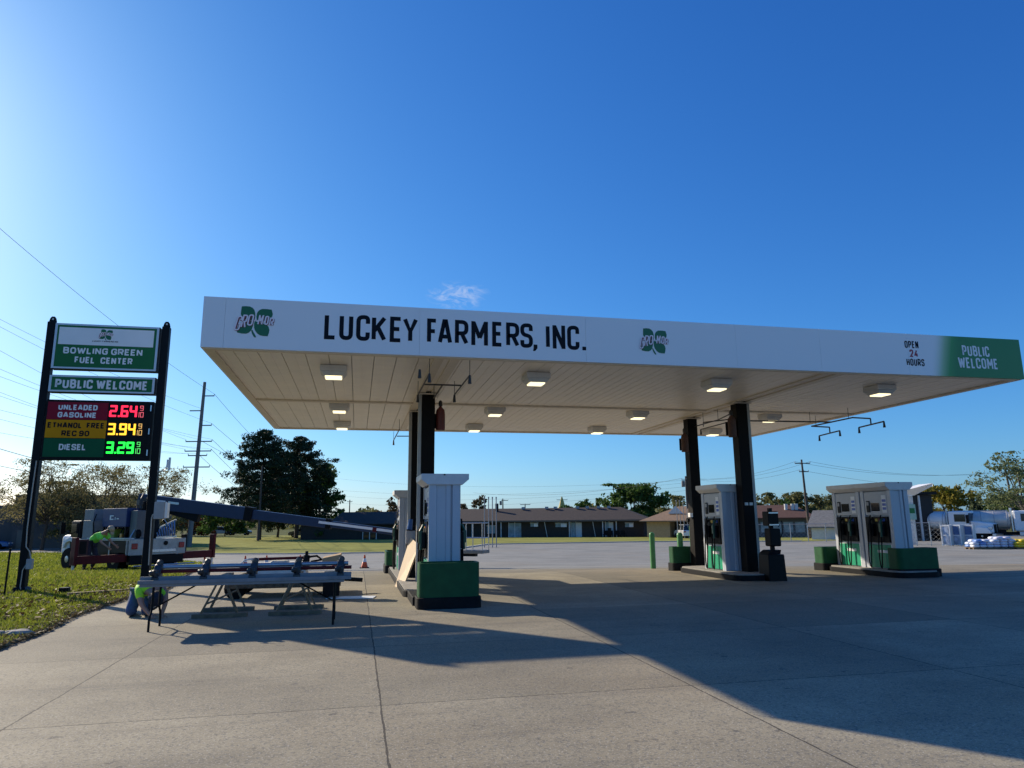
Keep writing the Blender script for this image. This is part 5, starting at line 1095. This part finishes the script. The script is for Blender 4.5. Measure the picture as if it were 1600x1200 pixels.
# ------------------------------------------------------------------ right side yard
t = thing('white_loading_canopy', 'white slanted canopy on a pale column behind the right pumps', 'canopy', ON(1424, 60))
a, b, c = PS(1404, 772, 60), PS(1457, 756, 58), PS(1428, 781, 60)
m = MB(); m.prism([PS(1400, 770, 60), PS(1457, 755, 58), PS(1457.5, 759, 58), PS(1429, 774, 60), PS(1400, 778, 60)], Vector((.6, 2.2, 0))); m.build('canopy_roof', WHITE, t)
p = ON(1423, 60.5); MB().box(p.x-.3, p.x+.3, p.y-.3, p.y+.3, p.z-.1, PS(1423, 774, 60.5).z).build('column', WHITE_D, t)
MB().box(p.x-.40, p.x+.36, p.y-.42, p.y-.31, PS(1423, 812, 60).z, PS(1423, 788, 60).z).build('sign_panel', pm('pale_teal', (.25, .42, .36), .5), t)
MB().box(p.x-.25, p.x+.25, p.y-.43, p.y-.42, PS(1423, 802, 60).z, PS(1423, 794, 60).z).build('sign_inset', GREEN_S, t)
t = thing('dark_shed', 'dark open sided shed left of the yellow green tree', 'shed', ON(1440, 70)); p = ON(1427, 71)
MB().box(p.x, p.x+2.6, p.y, p.y+5, p.z, PS(1440, 773, 71).z).build('wall', pm('shed_dark', (.022, .02, .018), .8), t); MB().box(p.x-.3, p.x+2.9, p.y-.4, p.y+5.3, PS(1440, 772.5, 71).z, PS(1440, 768.5, 71).z).build('roof', BLACKM, t); MB().box(p.x+.9, p.x+1.1, p.y-.12, p.y-.005, p.z, PS(1440, 774, 71).z).build('post', WHITE_D, t)
def tanker(label, cabpx, s, heading, tank_len, chrome):
    p = ON(cabpx, s); t = thing('tank_truck', label, 'tank truck', (p.x, p.y, p.z), 'white tank trucks in the yard', heading); K_ = dict(local=True)
    MB().box(-tank_len-1.6, 2.9, -.5, .5, .55, .85).build('chassis', BLACKM, t, **K_)
    MB().box(-.9, .85, -1.1, 1.1, .95, 2.85).build('cab', WHITE, t, bevel=.12, **K_)
    MB().box(.86, .90, -.95, .95, 1.9, 2.65).build('windshield', GLASS, t, bevel=.01, **K_)
    for s_ in (-1, 1): MB().box(-.35, .6, s_*1.105, s_*1.12, 1.85, 2.55).build('side_window', GLASS, t, **K_); MB().box(.75, .95, s_*1.2, s_*1.45, 1.7, 2.5).build('mirror', BLACK, t, **K_)
    m = MB(); m.add([(.92, -.95, .8), (2.75, -.8, .8), (2.75, .8, .8), (.92, .95, .8), (.92, -.95, 1.95), (2.7, -.72, 1.68), (2.7, .72, 1.68), (.92, .95, 1.95)], [(3, 2, 1, 0), (4, 5, 6, 7), (0, 1, 5, 4), (1, 2, 6, 5), (2, 3, 7, 6), (3, 0, 4, 7)]); m.build('hood', WHITE, t, bevel=.12, **K_)
    g = MB(); g.box(2.74, 2.80, -.55, .55, .85, 1.6); g.build('grille', BLACKM, t, **K_)
    g = MB().box(2.805, 2.83, -.05, .05, .85, 1.6); g.build('grille_bar', ALU, t, **K_)
    MB().box(2.7, 3.0, -1.15, 1.15, .45, .75).build('bumper', ALU, t, bevel=.04, **K_)
    for s_ in (-1, 1): MB().box(2.35, 2.72, s_*.72, s_*1.0, 1.15, 1.4).build('headlight', ALU, t, bevel=.04, **K_); m = MB(); m.prism([(1.1, s_*.8, .75), (1.2, s_*.8, 1.15), (1.6, s_*.8, 1.35), (2.3, s_*.8, 1.3), (2.6, s_*.8, .95), (2.6, s_*.8, .75)], (0, s_*.38, 0)); m.build('fender', WHITE, t, bevel=.05, **K_)
    tk = MB(); tk.lathe([(.3, -tank_len-1.45), (.95, -tank_len-1.35), (1.08, -tank_len-1.2), (1.08, -1.35), (.95, -1.2), (.3, -1.1)], (0, 0, 0), 24, 'x')
    for i in range(len(tk.v)): v = tk.v[i]; tk.v[i] = (v[0], v[1]*1.05, v[2]*.82+1.95)
    tko = tk.build('tank', chrome, t, smooth=True, **K_)
    MB().box(-tank_len-1.2, -1.3, -.3, .3, 2.80, 2.9).build('walkway', GREYB, tko, **K_); MB().box(-tank_len-1.2, -1.3, -1.17, 1.17, 1.08, 1.18).build('side_skirt', pm('rust_skirt', (.22, .13, .08), .7, var=.4), tko, **K_)
    for k_ in range(5):
        xr = -tank_len-1.1+k_*(tank_len-.4)/4+.1; rg = MB().lathe([(1.085, xr-.03), (1.10, xr-.02), (1.10, xr+.02), (1.085, xr+.03)], (0, 0, 0), 24, 'x')
        for i in range(len(rg.v)): v = rg.v[i]; rg.v[i] = (v[0], v[1]*1.05, v[2]*.82+1.95)
        rg.build('tank_band', GREYB, tko, smooth=True, **K_)
    for s_ in (-1, 1):
        MB().box(-tank_len-1.0, -1.6, s_*1.02, s_*1.10, .70, 1.05).build('hose_tray', BLACKM, t, **K_); MB().cyl((-1.05, s_*.95, .9), (-1.05, s_*.95, 3.1), .07, n=8).build('exhaust_stack', ALU, t, **K_)
    for k_ in range(6): MB().box(-1.32, -1.28, -.25, .25, 1.1+.28*k_, 1.14+.28*k_).build('ladder_rung', STEEL, tko, **K_)
    for x in (1.85, -2.6, -3.7):
        for s_ in (-1, 1):
            o = MB().lathe([(.28, -.15), (.47, -.15), (.5, -.1), (.5, .1), (.47, .15), (.28, .15)], (x, s_*.98, .5), 18, 'y').build('wheel', RUBBER, t, smooth=True, **K_); MB().lathe([(.05, -.155), (.28, -.12), (.28, .12), (.05, .155)], (x, s_*.98, .5), 12, 'y').build('rim', STEEL, o, **K_)
    MB().box(-.6, .5, -1.15, -.9, .45, .9).build('fuel_tank', ALU, t, bevel=.08, **K_); return t
TANKW = pm('tank_white', (.74, .74, .73), .3, var=.05, scale=1); TANKC = pm('tank_dull', (.60, .57, .52), .35, .2, var=.12, scale=1.5)
tanker('white tank truck facing right, in the middle of the yard', 1506, 70, R(-62), 5.2, TANKW)
tanker('tank truck with dull tank, cab cut by the right frame edge', 1604, 68, R(-45), 4.6, TANKC)
# storage cages with printed panels
CAGE = pm('cage_print', (.30, .36, .46), .5, var=.6, scale=2.5); CAGEB = pm('cage_blue', (.06, .12, .26), .5, var=.5, scale=3)
for k, (x0, x1) in enumerate(((1470, 1484.5), (1486.5, 1501), (1504.5, 1521))):
    p, q = ON(x0, 56.5), ON(x1, 56); F = Frame(p, q); t = thing('storage_cage', '%s of the three white framed display cages by the fence' % ('leftmost', 'middle', 'rightmost')[k], 'cage', F(F.len/2, .4, p.z), 'display cages along the fence')
    z0 = p.z; fb(F, .04, F.len-.04, .02, .9, z0+.06, z0+1.62).build('cage_box', WHITE_D, t); 
    fb(F, .12, F.len-.12, -.01, .017, z0+.85, z0+1.5).build('printed_panel', CAGEB if k else CAGE, t); fb(F, .12, F.len-.12, -.01, .017, z0+.15, z0+.78).build('printed_panel', CAGE, t)
    for z1 in (z0+.06, z0+.80, z0+1.55): fb(F, 0, F.len, -.03, -.012, z1, z1+.05).build('frame_bar', WHITE, t)
    for a in (0, F.len-.05): fb(F, a, a+.05, -.05, -.031, z0, z0+1.65).build('frame_post', WHITE, t)
# pallets of bags
def bagpallet(px, s, nm, colr, col2, rows, wid, heights):
    p = ON(px, s); t = thing('pallet', 'wooden pallet under the %s bags' % nm, 'pallet', (p.x, p.y, p.z), 'pallets of bags in the lot', R(-14)); 
    for k in range(3): MB().box(-wid/2, wid/2, -.55+.45*k, -.45+.45*k, .0, .10).build('runner', WOOD, t, local=True)
    for k in range(5): MB().box(-wid/2+k*(wid-.14)/4, -wid/2+k*(wid-.14)/4+.14, -.58, .52, .102, .125).build('deck_board', WOOD, t, local=True)
    M = Matrix.Rotation(R(-14), 4, 'Z'); M.translation = p; cnt = 0
    for r_ in range(rows):
        n = max(1, heights[r_]); z = .13+.17*r_
        for k in range(n):
            for dep in ((-.28, .28) if r_ == rows-1 or k in (0, n-1) else (-.28,)):
                bw_ = (wid-.02)/heights[0]; cx = (k-(n-1)/2)*bw_; m = MB(); m.ball((cx+random.uniform(-.02, .02), dep, z+.09), bw_*.54, .29, .115, 12, 8)
                for i in range(len(m.v)):
                    v = m.v[i]; dx, dy = (v[0]-cx)/(bw_*.54), (v[1]-dep)/.29; m.v[i] = (cx+math.copysign(abs(dx)**.6, dx)*bw_*.5, dep+math.copysign(abs(dy)**.6, dy)*.27, v[2])
                m.xf(M); o = m.build('bag', col2 if (cnt % 3 == 1) else colr, smooth=True); cnt += 1
                tag(o, '%s filled bag stacked on a pallet by the right frame edge' % nm, 'bag', '%s bags on a pallet' % nm)
BW = pm('bag_white', (.62, .65, .72), .4, var=.25, scale=6); BB = pm('bag_blue', (.16, .28, .58), .4, var=.5, scale=6); BL = pm('bag_lilac', (.58, .58, .68), .4, var=.2, scale=5); BY = pm('bag_yellow', (.72, .52, .02), .4, var=.2, scale=6)
bagpallet(1527, 49, 'white and blue', BW, BB, 3, 1.45, (3, 3, 2)); bagpallet(1560, 49, 'pale lilac', BL, BW, 4, 1.6, (3, 3, 3, 2)); bagpallet(1598, 48.5, 'yellow', BY, BY, 3, 1.7, (3, 3, 2))
# chain link fences
def fence(label, pxs, s, h):
    pts = [ON(px, ss) for px, ss in zip(pxs, s)]; mid = pts[len(pts)//2]; t = thing('chain_link_fence', label, 'fence', mid)
    mesh = MB()
    for a, b in zip(pts[:-1], pts[1:]):
        MB().tube([a+ZZ*h, b+ZZ*h], .03, 6).build('top_rail', STEEL, t)
        n = int((b-a).length/.35)
        for k in range(n):
            p, q = a.lerp(b, k/n), a.lerp(b, (k+1)/n)
            for z0, z1 in ((0, .35), (.35, .7), (.7, 1.05), (1.05, 1.4), (1.4, 1.75)):
                if z1 < h: mesh.beam(p+ZZ*z0, q+ZZ*z1, .008, .008); mesh.beam(p+ZZ*z1, q+ZZ*z0, .008, .008)
    mesh.build('wire_mesh', STEEL, t)
    for p in pts: MB().cyl((p.x, p.y, p.z-.1), (p.x, p.y, p.z+h+.08), .04, n=8).build('post', STEEL, t)
fence('chain link fence in front of the red roofed building', (1140, 1175, 1205, 1235, 1262, 1290, 1312), (74, 73.5, 73, 72.5, 72, 71.5, 71), 1.75)
fence('chain link fence of the yard behind the right pumps', (1405, 1430, 1453, 1470), (58, 57.5, 57, 57), 1.8)
# tank vent pipes
for grp, pxs, s, top, gl in (('left', (757, 763.5, 769.5, 775.5), 64, 779, 'left tank vent pipes'), ('right', (1059, 1064, 1069.5, 1075), 90, 783, 'right tank vent pipes')):
    for k, px in enumerate(pxs):
        p = ON(px, s); zt = PS(px, top, s).z; m = MB(); m.cyl((p.x, p.y, p.z-.1), (p.x, p.y, zt), .045, n=8); m.cyl((p.x, p.y, zt), (p.x, p.y, zt+.15), .065, n=8)
        tag(m.build('vent_pipe', pm('vent_grey', (.27, .28, .29), .6), smooth=True), '%s of the four tall steel vent pipes %s' % (('leftmost', 'second from left', 'third from left', 'rightmost')[k], 'in front of the motel' if grp == 'left' else 'in front of the tan house'), 'vent pipe', gl)
# ------------------------------------------------------------------ utility poles and wires
POLEW = pm('pole_wood', (.075, .06, .05), .9, var=.3, bump=.3); POLEG = pm('pole_grey', (.16, .16, .16), .8, var=.2); WIRE = pm('wire', (.03, .03, .035), .6)
def pole(label, px, s, top, r, arms, m=POLEW, lean=(0, 0), trans=None):
    p = ON(px, s); zt = PS(px, top, s).z; t = thing('utility_pole', label, 'utility pole', p, None)
    MB().cyl((p.x, p.y, p.z-.2), (p.x+lean[0], p.y+lean[1], zt), r, r*.6, 10).build('shaft', m, t, smooth=True)
    ends = []
    for y, x0, x1 in arms:
        z = PS(px, y, s).z; f = (z-p.z)/(zt-p.z); c = Vector((p.x+lean[0]*f, p.y+lean[1]*f, z)); a, b = c+Vector((CR[0], CR[1], 0))*x0, c+Vector((CR[0], CR[1], 0))*x1
        arm = MB().beam(a+Vector((0, -.12, 0)), b+Vector((0, -.12, 0)), .09, .11).build('crossarm', m, t)
        for k in (0, .5, 1) if x0*x1 < 0 else (1,):
            q = a.lerp(b, k)+Vector((0, -.12, .06)); MB().lathe([(.03, 0), (.05, .04), (.03, .12), (.01, .16)], q, 8).build('insulator', GREYB, arm); ends.append(q+ZZ*.15)
    if trans:
        z = PS(px, trans, s).z; q = Vector((p.x-.45, p.y-.1, z)); MB().lathe([(.22, -.4), (.24, -.35), (.24, .3), (.2, .4)], q, 12).build('transformer', POLEG, t, smooth=True)
    return Vector((p.x+lean[0], p.y+lean[1], zt)), ends
tA, eA = pole('tall grey transmission pole with several crossarms left of the pines', 297, 75, 597, .26, ((619, 0, 1.2), (642, -1.3, 0), (665, 0, 1.2), (690, -1.4, 1.4), (705, -1.4, 1.4), (712, -1.0, 1.0), (730, -1.4, 1.4)), POLEG, (.35, 0))
tB, eB = pole('brown wooden pole standing in front of the pines', 404, 98, 728, .17, (), POLEW)
tC, eC = pole('thin distant pole between the pines and the motel wing', 545, 150, 781, .16, ((784, -.5, .5),))
tD, eD = pole('distant pole with a transformer above the motel roof', 786, 140, 779, .18, ((782, -.3, 1.0),), POLEW, (0, 0), 786)
tE, eE = pole('short T shaped pole rising over the motel roof', 821, 130, 788, .14, ((788.5, -.9, .9),))
tF, eF = pole('distant pole with crossarm and a pale cone at its foot', 879, 150, 778, .16, ((781, -1.1, 1.1),))
tG, eG = pole('pole with a transformer just left of the rear right column', 1076, 96, 744, .17, ((750, -.6, .6),), POLEW, (0, 0), 756)
tH, eH = pole('wooden pole with crossarm rising behind the red roofed building', 1265, 84, 718, .17, ((724, -.9, .9), (737, -.5, .6)), POLEW, (-.25, 0))
tI, eI = pole('leaning wooden pole in front of the tall tree at right', 1590, 90, 733, .17, ((739, -.8, 1.0),), POLEW, (-.5, 0))
p = ON(879, 150); tag(MB().lathe([(1.1, 0), (.7, 1.2), (.3, 2.6), (.1, 3.2)], (p.x, p.y, PS(879, 800, 150).z), 12).build('yellow_cone', pm('dull_yellow', (.55, .42, .12), .7), smooth=True), 'small dull yellow cone shape above the motel roof', 'rooftop cone')
NW = [0]
def wire(a, b, sag, r, label, group):
    pts = []
    for i in range(25):
        t = i/24; p = Vector(a).lerp(Vector(b), t); p.z -= sag*4*t*(1-t); pts.append(p)
    o = MB().tube(pts, r, 4).build('power_line', WIRE); tag(o, label, 'power line', group); return o
# spans from the transmission pole to the next pole off the left edge, and away behind the pines
gl = 'power lines at left'
lab = 'thin power line sloping down from the left frame edge to the tall transmission pole'
for (px, y), e in zip(((-70, 462), (-70, 473), (-70, 508), (-70, 546), (-70, 562), (-70, 585), (-70, 594), (-70, 622), (-70, 636), (-70, 663)), eA[1:]+[eA[-1], eA[-2]]):
    wire(PS(px, y, 46), e, .5, .011, lab, gl)
wire(PS(-60, 305, 40), eA[0], .6, .014, 'highest power line sloping from the left edge past the top of the price sign', None)
wire(PS(-60, 683, 44), PS(230, 752, 80), .4, .022, 'thick low cable crossing behind the left sign post', None)
wire(PS(-60, 715, 46), PS(290, 770, 76), .4, .02, 'lowest thin cable at the left edge, behind the bare trees', None)
for (px, y), e in zip(((470, 745), (478, 760), (500, 765), (470, 790), (455, 800), (440, 800)), (eA[0], eA[2], eA[4], eA[5], eA[8], eA[10])):
    wire(e, PS(px, y, 150), 1.0, .018, 'thin power line fanning from the transmission pole down towards the pines', 'power lines fanning to the pines')
gm = 'thin power lines over the motel'
for y0, y1, s in ((750, 766, 170), (777, 776, 170), (788, 782, 170), (768, 770, 160)):
    wire(PS(530, y0-2, s), PS(1076, y1-16, 118), 1.5, .014, 'thin power line crossing the sky low over the motel roof', gm)
wire(PS(740, 770, 140), eG[0], 1.2, .022, 'darker cable rising right towards the rear right column', None)
gr_ = 'thin power lines at right'
for e, f in ((eG[0], eH[0]), (eG[2], eH[2]), (eG[1], eH[3])): wire(e, f, .8, .014, 'thin power line between the column pole and the crossarm pole', gr_)
for e, f in ((eH[0], eI[0]), (eH[2], eI[2]), (eH[3], PS(1700, 772, 96))): wire(e, f, 1.0, .016, 'thin power line running right from the crossarm pole', 'thin power lines above the tank trucks')

# ------------------------------------------------------------------ trees
BARK = pm('bark', (.055, .042, .032), .95, var=.35, scale=8, bump=.6); BARKG = pm('grey_bark', (.13, .12, .105), .95, var=.3, scale=8, bump=.5)
LF_PINE = leafmat('pine_needles', (.010, .022, .010), (.035, .060, .022), .08)
LF_LOC = leafmat('locust_leaves', (.09, .09, .03), (.26, .22, .10), .45)
LF_GRN = leafmat('green_leaves', (.028, .065, .014), (.10, .17, .035), .38)
LF_OLV = leafmat('olive_leaves', (.08, .095, .03), (.21, .20, .08), .38)
LF_YEL = leafmat('turning_leaves', (.06, .11, .015), (.36, .27, .04), .4)
LF_RED = leafmat('red_leaves', (.16, .03, .012), (.34, .12, .03), .25)
LF_BRZ = leafmat('bronze_leaves', (.05, .05, .02), (.17, .11, .05), .25)
LF_BIR = leafmat('pale_leaves', (.08, .11, .035), (.24, .27, .12), .4)
def tree(label, px, s, top, wpx, leaf, nleaf, lsize, sparse=.5, name='broadleaf_tree', trunk_frac=.28, bark=BARK, base=None, group=None, seed=0, limbs=9, spread=1., low=.0, skew=0.):
    rg = np.random.default_rng(seed+int(px)*7); p = ON(px, s); zt = PS(px, top, s).z; H = zt-p.z; W_ = wpx*s/1095.
    t = thing(name, label, 'tree', p, group); b = np.array(p); tr = max(.07, H*.022); cz = p.z+H*trunk_frac
    mb = MB(); mb.tube([(b[0], b[1], p.z-.15), (b[0]+.05*H*rg.normal()*.3, b[1], p.z+H*trunk_frac*.6), (b[0]+.02*H*rg.normal(), b[1], cz), (b[0]+.04*H*rg.normal(), b[1], p.z+H*.8)], tr, 7, tr*.25)
    cen = []; rad = []
    for i in range(limbs):
        a = 2*np.pi*(i+rg.random()*.7)/limbs; u = (i*.618+rg.random()*.3) % 1.; zz = low+(1-low)*u
        prof = math.sin(math.pi*min(.97, .16+.80*zz))**.55
        rr = W_*.5*prof*(.65+.35*rg.random())*spread; end = np.array([b[0]+math.cos(a)*rr+skew*W_*(zz-.3), b[1]+math.sin(a)*rr, p.z+H*(trunk_frac*.75+(1-trunk_frac*.75)*(.08+.86*zz))])
        st = np.array([b[0], b[1], p.z+H*(trunk_frac*.75+.35*(zz*.6)*(1-trunk_frac))]); md = st*.45+end*.55+np.array([0, 0, .05*H])
        mb.tube([tuple(st), tuple(md), tuple(end)], tr*.42, 5, tr*.08)
        for k in range(3):
            e2 = end+rg.normal(size=3)*np.array([W_*.14, W_*.14, H*.07]); mb.tube([tuple(md), tuple((md+e2)/2+rg.normal(size=3)*W_*.03), tuple(e2)], tr*.2, 4, tr*.05)
            cen.append(e2); rad.append(W_*(.10+.08*rg.random()))
            cen.append((md+e2)/2+rg.normal(size=3)*W_*.05); rad.append(W_*.10)
            for q_ in range(2):
                e3 = e2+rg.normal(size=3)*np.array([W_*.08, W_*.08, H*.05]); mb.tube([tuple(e2*.7+md*.3), tuple(e3)], tr*.09, 3, tr*.03); cen.append(e3); rad.append(W_*.07)
        cen.append(end); rad.append(W_*(.13+.07*rg.random()))
    mb.build('trunk', bark, t, smooth=True); cen = np.array(cen); rad = np.array(rad)
    k = rg.integers(0, len(cen), nleaf); d = rg.normal(size=(nleaf, 3)); d /= np.linalg.norm(d, axis=1)[:, None]; r_ = rg.random(nleaf)**sparse
    pts = cen[k]+d*(rad[k]*r_)[:, None]*np.array([1.15, 1.15, .8]); pts[:, 2] = np.maximum(pts[:, 2], p.z+.1)
    pts[:, 2] = np.minimum(pts[:, 2], zt+.1*rg.random(nleaf))
    nr = d*.6+rg.normal(size=(nleaf, 3)); nr /= np.linalg.norm(nr, axis=1)[:, None]
    cards('crown', pts, nr, lsize*(.6+.8*rg.random(nleaf)), leaf, t); return t
def pine(label, px, s, top, wpx, n, seed, name='pine_tree', base_frac=.2, shape='pine'):
    rg = np.random.default_rng(seed); p = ON(px, s); zt = PS(px, top, s).z; H = zt-p.z; W_ = wpx*s/1095.; t = thing(name, label, 'tree', p); mb = MB()
    mb.tube([(p.x, p.y, p.z-.2), (p.x+.1, p.y, p.z+H*.5), (p.x, p.y, zt-.3)], H*.022, 8, H*.004); cen = []; rad = []
    nw = 15 if shape == 'pine' else 16
    for i in range(nw):
        f = base_frac+(1-base_frac)*(i/(nw-1))**.95; z = p.z+H*f; g = (f-base_frac)/(1-base_frac)
        R_ = W_*.5*((1-g)**.46*(.68+.36*math.sin(i*1.9)**2)*(.8+.2*min(1, g*5))+.06) if shape == 'pine' else W_*.5*(1-g)**.9+.1
        nb = 7 if g < .8 else 4
        for k in range(nb):
            a = 2*np.pi*(k/nb)+i*1.1+rg.normal()*.2; L_ = R_*(.6+.5*rg.random()); up = (.10 if shape == 'pine' else -.12)*L_
            e = np.array([p.x+math.cos(a)*L_, p.y+math.sin(a)*L_, z+up]); mb.tube([(p.x, p.y, z-.02*H), tuple((e+np.array([p.x, p.y, z]))/2+np.array([0, 0, -.03*L_])), tuple(e)], H*.006, 4, H*.0015)
            for q in range(4): f2 = .45+.18*q; c = np.array([p.x, p.y, z])*(1-f2)+e*f2+rg.normal(size=3)*.10*L_; cen.append(c); rad.append(W_*(.022+.026*rg.random())+.12)
    cen.append(np.array([p.x, p.y, zt-.3])); rad.append(.3); mb.build('trunk', BARK, t, smooth=True); cen = np.array(cen); rad = np.array(rad)
    k = rg.integers(0, len(cen), n); d = rg.normal(size=(n, 3)); d /= np.linalg.norm(d, axis=1)[:, None]; pts = cen[k]+d*(rad[k]*rg.random(n)**.5)[:, None]*np.array([1.5, 1.5, .75])
    nr = rg.normal(size=(n, 3)); nr /= np.linalg.norm(nr, axis=1)[:, None]; cards('crown', pts, nr, .15*(.6+.8*rg.random(n))*(s/105), LF_PINE, t, 2.6); return t
pine('tallest dark pine left in the pair behind the boom', 405, 104, 677, 150, 34000, 3)
pine('dark pine right in the pair behind the boom', 463, 112, 687, 136, 30000, 5)
tree('dark broad tree at the right side of the pines', 497, 118, 728, 74, LF_GRN, 9000, .32, .5, trunk_frac=.18, seed=4, limbs=12)
tree('dark tree filling the gap low between the two pines', 434, 120, 742, 80, LF_PINE, 9000, .30, .5, trunk_frac=.2, seed=14, limbs=11)
tree('low dark bush beside the motel wing', 508, 104, 822, 44, LF_GRN, 3500, .25, .6, name='bush', trunk_frac=.02, seed=9)
tree('thin olive leaved tree nearest the left sign post', 68, 68, 722, 150, LF_LOC, 11500, .10, .8, trunk_frac=.38, seed=2, limbs=13, spread=1.05)
tree('thin olive leaved tree between the two sign posts', 158, 70, 728, 150, LF_LOC, 13000, .10, .8, trunk_frac=.34, seed=3, limbs=13, spread=1.05)
tree('thin olive leaved tree right of the right sign post', 236, 76, 733, 120, LF_LOC, 10500, .105, .8, trunk_frac=.3, seed=6, limbs=12)
tree('denser dull tree behind the boom truck cab', 108, 72, 755, 90, LF_OLV, 5000, .17, .7, trunk_frac=.3, seed=16, limbs=10)
tree('green tree low under the boom, left of the pines', 352, 130, 790, 60, LF_GRN, 5000, .32, .55, trunk_frac=.2, seed=7)
tree('dull tree behind the transmission pole foot', 285, 140, 786, 60, LF_OLV, 4000, .35, .55, trunk_frac=.2, seed=8)
tree('small orange autumn tree left of the pines', 305, 135, 808, 26, LF_RED, 1500, .30, .55, trunk_frac=.12, seed=9, limbs=7)
tree('small red autumn tree beside the orange one', 322, 138, 806, 26, LF_RED, 1500, .30, .55, trunk_frac=.12, seed=19, limbs=7)
tree('bronze round tree rising behind the motel left of the far pump', 609, 130, 777, 34, LF_BRZ, 2600, .30, .6, trunk_frac=.2, seed=10)
tree('bronze green tree behind the motel just right of the nearest pump', 739, 128, 772, 38, LF_BRZ, 3200, .30, .6, trunk_frac=.2, seed=11)
tree('wide dark green tree over the middle of the motel roof', 908, 135, 778, 44, LF_GRN, 3200, .32, .6, trunk_frac=.2, seed=12)
tree('small dark green tree over the motel roof beside the wide one', 938, 140, 780, 14, LF_GRN, 1100, .32, .6, trunk_frac=.2, seed=13, limbs=6)
tree('large round green tree behind the right end of the motel', 994, 118, 757, 88, LF_GRN, 12000, .32, .5, trunk_frac=.15, seed=15, limbs=14)
tree('pale olive tree between the round tree and the rear right column', 1060, 130, 776, 60, LF_OLV, 4200, .32, .55, trunk_frac=.15, seed=17)
for k, (px, top, w) in enumerate(((1120, 774, 60), (1165, 770, 64), (1205, 772, 60), (1245, 771, 60), (1285, 773, 56))):
    tree('olive tree in the row behind the red roof, %s' % ('leftmost, left of the column', 'behind the front right column', 'third from the left', 'left of the crossarm pole', 'rightmost of the row')[k], px, 128, top, w, LF_OLV, 3800, .32, .55, trunk_frac=.15, seed=20+k, group='olive trees behind the red roofed building')
tree('dark green tree in front of the olive row', 1232, 118, 781, 34, LF_GRN, 2400, .28, .5, trunk_frac=.1, seed=27)
tree('dark tree behind the grey shed and right pumps', 1330, 120, 778, 70, LF_OLV, 4200, .30, .55, trunk_frac=.1, seed=28)
tree('yellow green round tree above the tank trucks', 1487, 92, 747, 66, LF_YEL, 11000, .22, .5, trunk_frac=.12, seed=29, limbs=14)
pine('dark pointed spruce right of the yellow green tree', 1525, 100, 768, 22, 3500, 31, 'spruce_tree', .08, 'spruce')
pine('smaller pointed spruce, second from the yellow green tree', 1536, 104, 774, 18, 3000, 32, 'spruce_tree', .08, 'spruce')
tree('low green tree behind the second tank truck', 1562, 120, 779, 40, LF_GRN, 3200, .30, .55, trunk_frac=.1, seed=33)
tree('green tree at the right frame edge behind the leaning pole', 1606, 105, 776, 50, LF_GRN, 4200, .28, .55, trunk_frac=.1, seed=34)
tree('tall airy pale tree cut by the right frame edge', 1604, 78, 706, 112, LF_BIR, 6500, .17, .8, trunk_frac=.3, seed=35, limbs=13, bark=BARKG)
# far wood beyond everything, one mass
n_ = 26000; th = R(-32)+R(88)*RNG.random(n_); ds = 260+140*RNG.random(n_); x = np.sin(th)*ds; y = np.cos(th)*ds
hh = (5.2+1.6*np.sin(th*23)+1.2*np.sin(th*61+1)+.7*np.sin(th*140))*RNG.random(n_)**.6
o = cards('far_wood', np.stack([x, y, hh-1.3], 1), RNG.normal(size=(n_, 3)), 1.3*(.6+RNG.random(n_)), LF_OLV, None, 1.4, 'stuff'); tag(o, 'low distant line of trees along the horizon', 'woods')
# faint cloud high above the canopy is part of the sky: see build_world
